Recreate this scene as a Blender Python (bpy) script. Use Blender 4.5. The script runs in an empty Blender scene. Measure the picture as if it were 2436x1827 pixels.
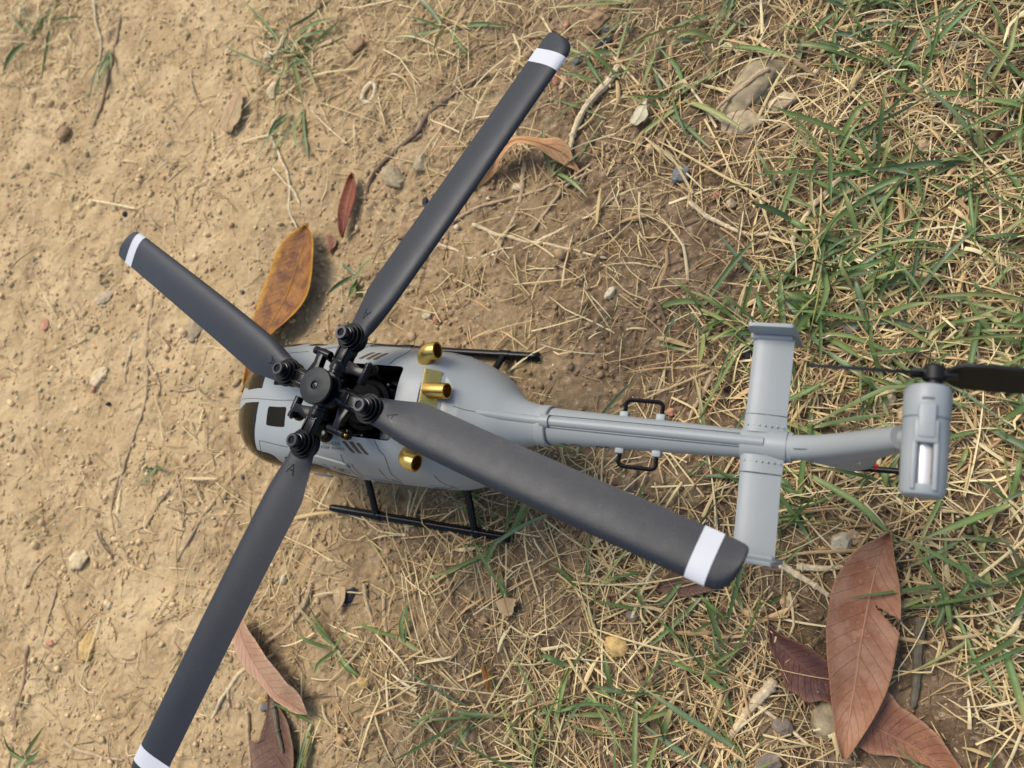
import bpy, bmesh, math, random
import numpy as np
from mathutils import Vector, Matrix

# ------------------------------------------------------------------ camera, sky, sun, exposure
K = 0.001                                   # all shapes below are written in millimetres
scene = bpy.context.scene
col = scene.collection
cam_data = bpy.data.cameras.new('camera')
cam = bpy.data.objects.new('camera', cam_data)
col.objects.link(cam)
RT = Matrix(((0.907608, -0.069313, 0.414058), (0.159337, 0.969353, -0.186995), (-0.388407, 0.235693, 0.890836)))
M4 = RT.to_4x4()
M4.translation = Vector((144.886, -32.038, 266.247)) * K
cam.matrix_world = M4
cam_data.sensor_width = 36.0
cam_data.sensor_fit = 'HORIZONTAL'
cam_data.lens = 26.61
cam_data.clip_start = 0.005
cam_data.clip_end = 200.0
cam_data.dof.use_dof = True
cam_data.dof.focus_distance = 0.245
cam_data.dof.aperture_fstop = 17.0
scene.camera = cam

SUN_EL, SUN_AZ = 60.0, 142.0                # azimuth measured from +X towards +Y
world = bpy.data.worlds.new('World')
scene.world = world
world.use_nodes = True
wn = world.node_tree
wn.nodes.clear()
w_out = wn.nodes.new('ShaderNodeOutputWorld')
w_bg = wn.nodes.new('ShaderNodeBackground')
w_sky = wn.nodes.new('ShaderNodeTexSky')
w_sky.sky_type = 'NISHITA'
w_sky.sun_disc = False
w_sky.sun_elevation = math.radians(SUN_EL)
w_sky.sun_rotation = math.radians(90.0 - SUN_AZ)
w_sky.air_density = 1.0
w_sky.dust_density = 2.2
w_sky.ozone_density = 1.0
w_bg.inputs['Strength'].default_value = 0.14
wn.links.new(w_sky.outputs[0], w_bg.inputs['Color'])
wn.links.new(w_bg.outputs[0], w_out.inputs['Surface'])

sun_data = bpy.data.lights.new('sun', 'SUN')
sun_data.energy = 2.0
sun_data.angle = math.radians(27.0)
sun_data.color = (1.0, 0.94, 0.84)
sun = bpy.data.objects.new('sun', sun_data)
col.objects.link(sun)
sd = Vector((math.cos(math.radians(SUN_EL)) * math.cos(math.radians(SUN_AZ)),
             math.cos(math.radians(SUN_EL)) * math.sin(math.radians(SUN_AZ)), math.sin(math.radians(SUN_EL))))
sun.rotation_euler = sd.to_track_quat('Z', 'Y').to_euler()
sun.location = sd * 2.0

scene.view_settings.view_transform = 'Standard'
scene.view_settings.look = 'None'
scene.view_settings.gamma = 1.0
scene.view_settings.use_curve_mapping = False
scene.view_settings.exposure = 0.66
scene.render.engine = 'CYCLES'
scene.cycles.use_denoising = True
scene.cycles.max_bounces = 6

rng = np.random.default_rng(7)
random.seed(7)

# ------------------------------------------------------------------ materials
def new_mat(name):
    m = bpy.data.materials.new(name)
    m.use_nodes = True
    nt = m.node_tree
    b = nt.nodes['Principled BSDF']
    return m, nt, b

def lk(nt, a, b):
    nt.links.new(a, b)

def noise_node(nt, scale, detail=4.0, rough=0.55, coord='Object'):
    tc = nt.nodes.new('ShaderNodeTexCoord')
    n = nt.nodes.new('ShaderNodeTexNoise')
    n.inputs['Scale'].default_value = scale
    n.inputs['Detail'].default_value = detail
    n.inputs['Roughness'].default_value = rough
    lk(nt, tc.outputs[coord], n.inputs['Vector'])
    return n

def plastic(name, base, rough, spec=0.5, bump=0.0, bscale=9000, vary=0.06, coat=0.0, metallic=0.0, dust=0.0):
    """moulded plastic or metal: slight tone change, uneven gloss, fine grain, a little dust"""
    m, nt, b = new_mat(name)
    n1 = noise_node(nt, 60.0, 5.0)
    ramp = nt.nodes.new('ShaderNodeMapRange')
    ramp.inputs['To Min'].default_value = 1.0 - vary
    ramp.inputs['To Max'].default_value = 1.0 + vary
    lk(nt, n1.outputs['Fac'], ramp.inputs['Value'])
    mul = nt.nodes.new('ShaderNodeVectorMath'); mul.operation = 'SCALE'
    mul.inputs[0].default_value = base
    lk(nt, ramp.outputs[0], mul.inputs['Scale'])
    src = mul.outputs[0]
    if dust > 0:
        n3 = noise_node(nt, 1500.0, 3.0, 0.7)
        cr = nt.nodes.new('ShaderNodeMapRange')
        cr.inputs['From Min'].default_value = 0.62; cr.inputs['From Max'].default_value = 0.78
        cr.inputs['To Max'].default_value = dust
        lk(nt, n3.outputs['Fac'], cr.inputs['Value'])
        mx = nt.nodes.new('ShaderNodeMix'); mx.data_type = 'RGBA'
        lk(nt, cr.outputs[0], mx.inputs['Factor'])
        lk(nt, src, mx.inputs['A'])
        mx.inputs['B'].default_value = (0.42, 0.34, 0.24, 1)
        src = mx.outputs['Result']
    lk(nt, src, b.inputs['Base Color'])
    n2 = noise_node(nt, 220.0, 4.0)
    rr = nt.nodes.new('ShaderNodeMapRange')
    rr.inputs['To Min'].default_value = max(0.02, rough - 0.07)
    rr.inputs['To Max'].default_value = rough + 0.09
    lk(nt, n2.outputs['Fac'], rr.inputs['Value'])
    lk(nt, rr.outputs[0], b.inputs['Roughness'])
    b.inputs['Specular IOR Level'].default_value = spec
    b.inputs['Metallic'].default_value = metallic
    b.inputs['Coat Weight'].default_value = coat
    b.inputs['Coat Roughness'].default_value = 0.06
    if bump > 0:
        nb = noise_node(nt, bscale, 2.0)
        bp = nt.nodes.new('ShaderNodeBump')
        bp.inputs['Strength'].default_value = bump
        bp.inputs['Distance'].default_value = 0.0001
        lk(nt, nb.outputs['Fac'], bp.inputs['Height'])
        lk(nt, bp.outputs[0], b.inputs['Normal'])
    return m

MAT_GREY = plastic('grey_plastic', (0.245, 0.259, 0.250), 0.43, 0.38, 0.12, 3500, 0.07, dust=0.20)
MAT_GROOVE = plastic('panel_groove', (0.075, 0.08, 0.085), 0.6)
MAT_BLADE = plastic('blade_plastic', (0.0085, 0.0100, 0.0132), 0.45, 0.37, 0.55, 4200, 0.25, dust=0.13)
MAT_HUB = plastic('black_nylon', (0.004, 0.004, 0.0045), 0.20, 0.17, 0.05, 5000, 0.1)
MAT_CAP = plastic('cap_plastic', (0.008, 0.010, 0.010), 0.45, 0.20, 0.12, 5000, 0.1)
MAT_DARK = plastic('dark_cavity', (0.004, 0.004, 0.004), 0.75, 0.2)
MAT_SKID = plastic('skid_plastic', (0.003, 0.003, 0.0035), 0.25, 0.16, 0.05, 5000, 0.1, dust=0.06)
MAT_STRIPE = plastic('white_stripe', (0.45, 0.45, 0.455), 0.5, 0.4, 0.3, 3000, 0.06, dust=0.25)
MAT_GOLD = plastic('gold_plating', (0.60, 0.41, 0.115), 0.31, 0.5, 0.10, 1500, 0.08, metallic=1.0)
MAT_STEEL = plastic('bare_steel', (0.72, 0.71, 0.72), 0.22, 0.5, 0.0, 1000, 0.05, metallic=1.0)
MAT_MOTOR = plastic('motor_can', (0.78, 0.76, 0.74), 0.3, 0.5, 0.0, 1000, 0.04, metallic=0.35)
MAT_BOLT = plastic('black_oxide_bolt', (0.035, 0.035, 0.04), 0.25, 0.5, 0.0, 1000, 0.1, metallic=0.8)
MAT_GLASS = plastic('smoked_window', (0.012, 0.010, 0.005), 0.06, 0.12, 0.0, 1000, 0.15)
MAT_GLASS.node_tree.nodes['Principled BSDF'].inputs['IOR'].default_value = 1.24
MAT_PRINT = plastic('dark_print', (0.03, 0.026, 0.022), 0.55)
MAT_VENT = plastic('brown_vent_print', (0.075, 0.042, 0.022), 0.6, 0.3)
MAT_RED = plastic('red_lamp', (0.55, 0.02, 0.015), 0.25)
MAT_TAILBLADE = plastic('tail_blade_plastic', (0.006, 0.0055, 0.005), 0.5, 0.3)

# ------------------------------------------------------------------ mesh helpers
def link(o, parent=None):
    col.objects.link(o)
    if parent is not None:
        o.parent = parent
    return o

def mesh_from(verts, faces, mat, sharp=35.0, smooth=True, name='m'):
    me = bpy.data.meshes.new(name)
    me.from_pydata([tuple(c * K for c in v) for v in verts], [], [tuple(f) for f in faces])
    me.validate()
    me.materials.append(mat)
    if smooth:
        me.shade_smooth()
        me.set_sharp_from_angle(angle=math.radians(sharp))
    return me

def part(name, vf, mat, parent, sharp=35.0, label=None, smooth=True, mtx=None):
    v, f = vf
    if mtx is not None:
        v = [tuple(mtx @ Vector(p)) for p in v]
    o = bpy.data.objects.new(name, mesh_from(v, f, mat, sharp, smooth, name))
    if label:
        o['label'] = label
    return link(o, parent)

def join(*vfs):
    V, F = [], []
    for v, f in vfs:
        n = len(V)
        V += [tuple(p) for p in v]
        F += [tuple(i + n for i in q) for q in f]
    return V, F

def xform(vf, mtx):
    return [tuple(mtx @ Vector(p)) for p in vf[0]], vf[1]

def box(x0, x1, y0, y1, z0, z1, bev=0.0, seg=2):
    bm = bmesh.new()
    bmesh.ops.create_cube(bm, size=1.0)
    for v in bm.verts:
        v.co = Vector((x0 + (v.co.x + .5) * (x1 - x0), y0 + (v.co.y + .5) * (y1 - y0), z0 + (v.co.z + .5) * (z1 - z0)))
    if bev > 0:
        bmesh.ops.bevel(bm, geom=bm.edges[:], offset=bev, segments=seg, affect='EDGES', profile=0.5)
    bm.verts.index_update()
    out = [tuple(v.co) for v in bm.verts], [tuple(v.index for v in f.verts) for f in bm.faces]
    bm.free()
    return out

def prism(poly, z0, z1, bev=0.0, axis='z'):
    """extrude a closed outline; axis is the extrusion direction"""
    bm = bmesh.new()
    def P(a, b, c):
        return {'z': (a, b, c), 'y': (a, c, b), 'x': (c, a, b)}[axis]
    bot = [bm.verts.new(P(a, b, z0)) for a, b in poly]
    top = [bm.verts.new(P(a, b, z1)) for a, b in poly]
    n = len(poly)
    bm.faces.new(top); bm.faces.new(bot[::-1])
    for i in range(n):
        bm.faces.new((bot[i], bot[(i + 1) % n], top[(i + 1) % n], top[i]))
    bmesh.ops.recalc_face_normals(bm, faces=bm.faces[:])
    if bev > 0:
        bmesh.ops.bevel(bm, geom=bm.edges[:], offset=bev, segments=2, affect='EDGES', profile=0.5)
    bm.verts.index_update()
    out = [tuple(v.co) for v in bm.verts], [tuple(v.index for v in f.verts) for f in bm.faces]
    bm.free()
    return out

def lathe(profile, n=28, origin=(0, 0, 0), axis=(0, 0, 1)):
    """profile: (radius, height) pairs from one end to the other"""
    q = Vector((0, 0, 1)).rotation_difference(Vector(axis).normalized()).to_matrix()
    V, F, rings = [], [], []
    o = Vector(origin)
    for r, h in profile:
        if r < 1e-6:
            rings.append([len(V)]); V.append(tuple(o + q @ Vector((0, 0, h))))
        else:
            rings.append(list(range(len(V), len(V) + n)))
            for k in range(n):
                a = 2 * math.pi * k / n
                V.append(tuple(o + q @ Vector((r * math.cos(a), r * math.sin(a), h))))
    for a, b in zip(rings[:-1], rings[1:]):
        for k in range(n):
            k2 = (k + 1) % n
            if len(a) == 1 and len(b) == 1: continue
            if len(a) == 1: F.append((a[0], b[k], b[k2]))
            elif len(b) == 1: F.append((a[k], a[k2], b[0]))
            else: F.append((a[k], a[k2], b[k2], b[k]))
    if len(rings[0]) > 1: F.append(tuple(rings[0][::-1]))
    if len(rings[-1]) > 1: F.append(tuple(rings[-1]))
    return V, F

def catmull(P, n):
    P = [Vector(p) for p in P]
    Q = [2 * P[0] - P[1]] + P + [2 * P[-1] - P[-2]]
    out = []
    for i in range(len(P) - 1):
        a, b, c, d = Q[i], Q[i + 1], Q[i + 2], Q[i + 3]
        for k in range(n):
            t = k / n
            out.append(0.5 * ((2 * b) + (c - a) * t + (2 * a - 5 * b + 4 * c - d) * t * t + (3 * b - a - 3 * c + d) * t ** 3))
    out.append(P[-1])
    return out

def sweep(path, radius, n=10, caps=True, inner=None, flat=1.0):
    """tube along a path; radius is a number or a list; inner opens the far end with a bore"""
    path = [Vector(p) for p in path]
    m = len(path)
    rad = radius if isinstance(radius, (list, tuple)) else [radius] * m
    V, F, frames = [], [], []
    up = Vector((0, 0, 1))
    t0 = (path[1] - path[0]).normalized()
    if abs(t0.dot(up)) > 0.9: up = Vector((0, 1, 0))
    nrm = (up - t0 * up.dot(t0)).normalized()
    for i in range(m):
        t = (path[min(i + 1, m - 1)] - path[max(i - 1, 0)]).normalized()
        nrm = (nrm - t * nrm.dot(t)).normalized()
        frames.append((nrm.copy(), t.cross(nrm)))
    def ring(i, r):
        s = len(V)
        a, b = frames[i]
        for k in range(n):
            w = 2 * math.pi * k / n
            V.append(tuple(path[i] + a * (r * flat * math.cos(w)) + b * (r * math.sin(w))))
        return list(range(s, s + n))
    R = [ring(i, rad[i]) for i in range(m)]
    if inner:
        R += [ring(m - 1, inner)] + [ring(i, inner) for i in range(m - 2, max(0, m // 3), -1)]
    for a, b in zip(R[:-1], R[1:]):
        for k in range(n):
            F.append((a[k], a[(k + 1) % n], b[(k + 1) % n], b[k]))
    if caps:
        F.append(tuple(R[0][::-1])); F.append(tuple(R[-1]))
    return V, F

def text_mesh(txt, size, align='CENTER'):
    cu = bpy.data.curves.new('lettering', 'FONT')
    cu.body = txt; cu.size = size; cu.align_x = align; cu.align_y = 'CENTER'
    cu.space_line = 0.95
    ob = bpy.data.objects.new('lettering', cu)
    col.objects.link(ob)
    bpy.context.view_layer.update()
    dg = bpy.context.evaluated_depsgraph_get()
    me = bpy.data.meshes.new_from_object(ob.evaluated_get(dg))
    V = [tuple(v.co) for v in me.vertices]
    F = [tuple(p.vertices) for p in me.polygons]
    bpy.data.objects.remove(ob); bpy.data.curves.remove(cu); bpy.data.meshes.remove(me)
    return V, F

# ------------------------------------------------------------------ fuselage surface (x aft, y to starboard, z up)
# <SURF>
_ST = np.array([
    # x,   z_bottom, z_top, z_wide, half_width, n_up, n_low
    [-74.2, 37.5, 38.5, 38.0,  0.6, 2.1, 2.1],
    [-73.3, 33.0, 41.2, 37.5,  6.0, 2.1, 2.1],
    [-71.5, 29.0, 44.0, 37.0, 10.8, 2.2, 2.2],
    [-68.5, 25.5, 47.2, 36.5, 15.4, 2.3, 2.2],
    [-63.0, 21.5, 51.8, 36.0, 19.2, 2.5, 2.3],
    [-56.0, 18.3, 56.8, 36.0, 21.6, 2.8, 2.4],
    [-46.0, 16.0, 61.8, 36.5, 23.0, 3.2, 2.5],
    [-36.0, 15.0, 63.8, 37.0, 23.3, 3.3, 2.6],
    [-26.0, 15.0, 66.6, 37.5, 23.2, 3.1, 2.6],
    [-16.0, 15.0, 71.2, 38.0, 23.0, 2.9, 2.6],
    [ -9.0, 15.0, 73.4, 38.5, 22.8, 2.8, 2.6],
    [  0.0, 15.0, 74.2, 39.0, 22.7, 2.8, 2.6],
    [ 17.0, 15.2, 74.2, 40.0, 22.3, 2.8, 2.6],
    [ 25.5, 16.0, 73.8, 41.0, 21.9, 2.7, 2.5],
    [ 31.0, 18.5, 71.2, 42.0, 20.9, 2.5, 2.4],
    [ 36.0, 22.0, 69.0, 43.5, 19.0, 2.4, 2.3],
    [ 41.0, 27.0, 67.2, 46.0, 16.2, 2.3, 2.2],
    [ 46.0, 33.5, 65.6, 49.5, 12.6, 2.2, 2.1],
    [ 50.0, 40.5, 64.3, 52.5,  9.4, 2.1, 2.0],
    [ 54.0, 47.0, 63.4, 55.5,  7.2, 2.0, 2.0],
    [ 58.0, 50.3, 62.8, 56.6,  6.2, 2.0, 2.0],
    [ 62.5, 51.0, 62.6, 56.8,  5.8, 2.0, 2.0]])
def _pchip(xk, yk, x):
    h = np.diff(xk); d = np.diff(yk) / h
    m = np.zeros_like(yk)
    for i in range(1, len(xk) - 1):
        if d[i - 1] * d[i] > 0:
            w1 = 2 * h[i] + h[i - 1]; w2 = h[i] + 2 * h[i - 1]
            m[i] = (w1 + w2) / (w1 / d[i - 1] + w2 / d[i])
    m[0], m[-1] = d[0], d[-1]
    x = np.clip(x, xk[0], xk[-1])
    i = np.clip(np.searchsorted(xk, x) - 1, 0, len(xk) - 2)
    t = (x - xk[i]) / h[i]
    return ((1 + 2 * t) * (1 - t) ** 2 * yk[i] + t * (1 - t) ** 2 * h[i] * m[i]
            + t * t * (3 - 2 * t) * yk[i + 1] + t * t * (t - 1) * h[i] * m[i + 1])
def surf(x, phi, side=1):
    """point of the hull: x station, phi -90..90 degrees (in radians) from keel to roof, side +1 starboard"""
    x = np.asarray(x, float); phi = np.asarray(phi, float)
    zb, zt, zk, w, nu, nl = [_pchip(_ST[:, 0], _ST[:, k], x) for k in range(1, 7)]
    n = np.where(phi >= 0, nu, nl)
    c = np.clip(np.cos(phi), 0, 1); s = np.clip(np.abs(np.sin(phi)), 0, 1)
    y = w * c ** (2 / n)
    z = np.where(phi >= 0, zk + (zt - zk) * s ** (2 / n), zk - (zk - zb) * s ** (2 / n))
    return np.stack([x, side * y, z], -1)
# </SURF>

def surf_p(x, phi, side, off=0.0):
    p = surf(x, phi, side)
    e = 0.02
    a = surf(x + e, phi, side) - surf(x - e, phi, side)
    b = surf(x, min(phi + e, 1.569), side) - surf(x, phi - e, side)
    n = np.cross(a, b) * side
    n = n / (np.linalg.norm(n) + 1e-12)
    if n[1] * side < -1e-6 or (abs(n[1]) < 1e-3 and n[2] < 0): n = -n
    return p + n * off, n

def phi_at(x, z):
    lo, hi = -1.56, 1.56
    for _ in range(40):
        m = (lo + hi) / 2
        if surf(x, m)[2] < z: lo = m
        else: hi = m
    return (lo + hi) / 2

def round_poly(pts, r=0.18, n=5):
    """round the corners of a small polygon given in any 2-D units"""
    out = []
    m = len(pts)
    for i in range(m):
        a, b, c = Vector(pts[i - 1]), Vector(pts[i]), Vector(pts[(i + 1) % m])
        p, q = b + (a - b) * r, b + (c - b) * r
        for k in range(n + 1):
            t = k / n
            out.append(tuple((1 - t) ** 2 * p + 2 * t * (1 - t) * b + t * t * q))
    return out

def patch(outline, off=0.15, rings=6, side=-1, dens=6):
    """a thin plate that follows the hull; outline in (x, phi)"""
    pts = []
    m = len(outline)
    for i in range(m):
        a, b = Vector(outline[i]), Vector(outline[(i + 1) % m])
        for k in range(dens): pts.append(a + (b - a) * (k / dens))
    c = sum(pts, Vector((0, 0))) / len(pts)
    V, F = [tuple(surf_p(c[0], c[1], side, off)[0])], []
    n = len(pts)
    for r in range(1, rings + 1):
        for p in pts:
            q = c + (p - c) * (r / rings)
            V.append(tuple(surf_p(q[0], q[1], side, off)[0]))
    for p in pts:
        V.append(tuple(surf_p(p[0], p[1], side, -0.3)[0]))
    for k in range(n):
        F.append((0, 1 + k, 1 + (k + 1) % n))
    for r in range(rings):
        for k in range(n):
            a = 1 + r * n
            F.append((a + k, a + n + k, a + n + (k + 1) % n, a + (k + 1) % n))
    return V, F

def ribbon(pts, width=0.3, off=0.07, dens=6):
    """a narrow groove line on the hull; pts are (x, phi, side)"""
    side = pts[0][2]
    P = catmull([(p[0], p[1] * 20, 0) for p in pts], dens) if len(pts) > 1 else []
    V, F = [], []
    Q = [surf_p(p.x, p.y / 20, side, off) for p in P]
    for i, (q, n) in enumerate(Q):
        t = Q[min(i + 1, len(Q) - 1)][0] - Q[max(i - 1, 0)][0]
        s = np.cross(n, t); s = s / (np.linalg.norm(s) + 1e-9)
        for k in (-1, 1):
            V.append(tuple(q + s * k * width / 2)); V.append(tuple(q + s * k * width / 2 - n * 0.3))
    for i in range(len(Q) - 1):
        a, b = i * 4, i * 4 + 4
        F += [(a, a + 2, b + 2, b), (a, b, b + 1, a + 1), (a + 2, a + 3, b + 3, b + 2)]
    return V, F

# ------------------------------------------------------------------ the model helicopter
heli = bpy.data.objects.new('model_helicopter', None)
heli.empty_display_size = 0.05
col.objects.link(heli)
heli['label'] = 'grey model helicopter with four black white-striped blades, standing on bare soil'
heli['category'] = 'helicopter'

def hull():
    xs = np.concatenate([-74.2 + 10 * np.linspace(0, 1, 22) ** 1.8, np.linspace(-63.6, 62.5, 130)])
    m = 56
    ph = np.linspace(-math.pi / 2, math.pi / 2, m)
    V, F = [], []
    n = 2 * m - 2
    for x in xs:
        a = surf(np.full(m, x), ph, 1); b = surf(np.full(m, x), ph, -1)
        V += [tuple(p) for p in a] + [tuple(p) for p in b[m - 2:0:-1]]
    for i in range(len(xs) - 1):
        for k in range(n):
            F.append((i * n + k, (i + 1) * n + k, (i + 1) * n + (k + 1) % n, i * n + (k + 1) % n))
    F.append(tuple(range(n))); F.append(tuple(range((len(xs) - 1) * n, len(xs) * n))[::-1])
    return V, F

def boolean_cut(o, cutters):
    tmp = []
    for vf, mat in cutters:
        me = mesh_from(vf[0], vf[1], mat, smooth=False)
        bm = bmesh.new(); bm.from_mesh(me); bmesh.ops.recalc_face_normals(bm, faces=bm.faces[:]); bm.to_mesh(me); bm.free()
        c = bpy.data.objects.new('cutter', me); col.objects.link(c); tmp.append(c)
        md = o.modifiers.new('cut', 'BOOLEAN'); md.operation = 'DIFFERENCE'; md.object = c; md.solver = 'EXACT'
        md.material_mode = 'TRANSFER'
    bpy.context.view_layer.update()
    dg = bpy.context.evaluated_depsgraph_get()
    me = bpy.data.meshes.new_from_object(o.evaluated_get(dg))
    o.modifiers.clear()
    o.data = me
    for c in tmp:
        d = c.data
        bpy.data.objects.remove(c); bpy.data.meshes.remove(d)
    me.shade_smooth(); me.set_sharp_from_angle(angle=math.radians(35))

fus = part('fuselage', hull(), MAT_GREY, heli)
bm = bmesh.new(); bm.from_mesh(fus.data); bmesh.ops.recalc_face_normals(bm, faces=bm.faces[:]); bm.to_mesh(fus.data); bm.free()
op = round_poly([(-9.5, -11.8), (17.7, -11.8), (17.7, 11.6), (-9.5, 11.6)], 0.07, 5)
notch = [(25.6, -12.6), (25.6, 12.6), (33, 13.6), (40, 9), (40, -9), (33, -13.6)]
boolean_cut(fus, [(prism(op, 50, 95), MAT_DARK),
                  (prism([(25.2, 73.4), (25.6, 80), (44, 80), (44, 68.4), (31.0, 69.2)], -12.6, 12.6, axis='y'), MAT_GREY)])

# windows (dark smoked panes that follow the hull)
def zpoly(pts, side):
    return [(x, phi_at(x, z)) for x, z in pts]
WS = [(-72.6, 1.30, -1), (-57.60,1.5189,-1), (-51.24,1.5345,-1), (-46.03,1.5422,-1), (-46.03,1.4878,-1), (-45.84,1.3402,-1), (-46.42,1.0838,-1), (-46.99,0.8430,-1), (-47.96,0.5944,-1), (-50.47,0.3613,-1)]
for s in (-1, 1):
    # windscreen half: between the centre bar and the corner post
    o1 = [(q[0], q[1]) for q in WS] + [(-66, -0.35), (-71.0, -0.5), (-73.0, -0.2), (-73.6, 0.7)]
    part('windscreen', patch(o1, 0.10, 10, s, 5), MAT_GLASS, heli)
    # roof light
    part('roof_window', patch(round_poly([(q[0], q[1]) for q in ((-40.24,1.5189,-1), (-30.41,1.5189,-1), (-30.02,1.2858,-1), (-39.86,1.3014,-1))], 0.1, 4), 0.10, 5, s, 3), MAT_GLASS, heli)
    # front and rear side windows
    part('side_window', patch(round_poly(zpoly([(-58, 51.3), (-38.5, 57.2), (-37, 41), (-60, 38)], s), 0.16, 5), 0.10, 6, s, 3), MAT_GLASS, heli)
    part('side_window', patch(round_poly(zpoly([(-33.5, 58), (-17, 57.5), (-10, 41), (-33.5, 41)], s), 0.14, 5), 0.10, 6, s, 3), MAT_GLASS, heli)
    # louvred panels
    for x0, x1, z0, z1 in ((-3, 8, 45, 52), (20, 28, 43, 49)):
        o_ = part('louvre_panel', patch(zpoly([(x0, z1), (x1, z1), (x1, z0), (x0, z0)], s), 0.35, 4, s, 4), MAT_GREY, heli, 25)
        for k in range(3):
            zz = z0 + (z1 - z0) * (k + 1) / 4
            part('louvre_slit', ribbon([(x0 + 0.6, phi_at(x0, zz), s), (x1 - 0.6, phi_at(x1, zz), s)], 0.28, 0.42, 4), MAT_GROOVE, o_)
    # door rail above the rear window
    part('door_rail', patch(round_poly(zpoly([(-22, 63.2), (-3.5, 62.6), (-3.5, 59.6), (-22, 60.2)], s), 0.12, 3), 0.7, 3, s, 4), MAT_GREY, heli, 25)
    # skid mounting blocks
    part('hull_step', box(-44, -36, s * 16 if s > 0 else -23.5, 23.5 if s > 0 else -16, 24, 27, 0.6), MAT_GREY, heli)

# three slanted vents on each shoulder
VENTS = [[(-0.90,1.0761,-1), (0.64,1.0761,-1), (3.34,0.8818,-1), (1.80,0.8818,-1)],
         [(1.80,1.0761,-1), (3.53,1.0761,-1), (5.85,0.8818,-1), (4.30,0.8818,-1)],
         [(4.50,1.0683,-1), (6.04,1.0683,-1), (8.35,0.8741,-1), (7.00,0.8741,-1)]]
for s in (-1, 1):
    for q in VENTS:
        part('shoulder_vent', patch(round_poly([(a[0], a[1]) for a in q], 0.12, 3), 0.06, 3, s, 3), MAT_VENT, heli)

LINES = [[(11.82,1.1382,-1), (12.79,0.9906,-1), (14.14,0.8663,-1), (13.37,0.6643,-1), (11.63,0.4390,-1), (10.67,0.1981,-1)],
         [(-3.22,0.8119,-1), (-4.57,0.5788,-1), (-5.73,0.3457,-1), (-8.42,0.0816,-1)],
         [(-14.60,0.6798,-1), (-15.17,0.5167,-1), (-15.17,0.3457,-1)],
         [(-1.29,0.6177,-1), (-2.83,0.4234,-1), (-4.76,0.1981,-1)],
         [(27.83,0.5167,-1), (27.44,0.3380,-1), (27.83,0.1981,-1)],
         [(8.55,0.5633,-1), (7.77,0.4234,-1), (6.42,0.2603,-1)],
         [(-43.72,1.0061,-1), (-36.77,0.9828,-1), (-29.06,0.9284,-1)],
         [(-43.72,1.0061,-1), (-44.68,0.7886,-1), (-46.42,0.5400,-1), (-47.57,0.3768,-1)]]
for s in (-1, 1):
    for L in LINES:
        part('panel_line', ribbon([(a[0], a[1], s) for a in L], 0.26), MAT_GROOVE, heli)
part('roof_seam', ribbon([(-66, 1.56, -1), (-55, 1.56, -1), (-40, 1.56, -1), (-12, 1.56, -1)], 0.24), MAT_GROOVE, heli)
part('panel_line', ribbon([(42.10,1.5500,1), (38.63,1.5500,-1), (35.35,1.5345,-1)], 0.22), MAT_GROOVE, heli)

# printed marks on the port side: warning text and a star in a ring
def on_hull(vf, x0, phi0, side, mirror=1.0, kphi=1 / 23.0, off=0.05):
    return [tuple(surf_p(x0 + x * mirror, phi0 + y * kphi, side, off)[0]) for x, y, z in vf[0]], vf[1]
TXT = (-5.53,0.9673,-1)
part('warning_text', on_hull(text_mesh('DANGER\nKEEP AWAY', 1.9), TXT[0], TXT[1], -1), MAT_PRINT, heli)
STAR = (-9.77,0.3846,-1)
ang = [math.pi / 2 + k * math.pi / 5 for k in range(10)]
star = ([(0, 0, 0)] + [((1.9 if k % 2 == 0 else 0.75) * math.cos(a), (1.9 if k % 2 == 0 else 0.75) * math.sin(a), 0) for k, a in enumerate(ang)],
        [(0, 1 + k, 1 + (k + 1) % 10) for k in range(10)])
rg = ([(r * math.cos(2 * math.pi * k / 32), r * math.sin(2 * math.pi * k / 32), 0) for r in (2.3, 2.65) for k in range(32)],
      [(k, (k + 1) % 32, 32 + (k + 1) % 32, 32 + k) for k in range(32)])
part('star_emblem', on_hull(join(star, rg), STAR[0], STAR[1], -1), MAT_PRINT, heli)

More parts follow.
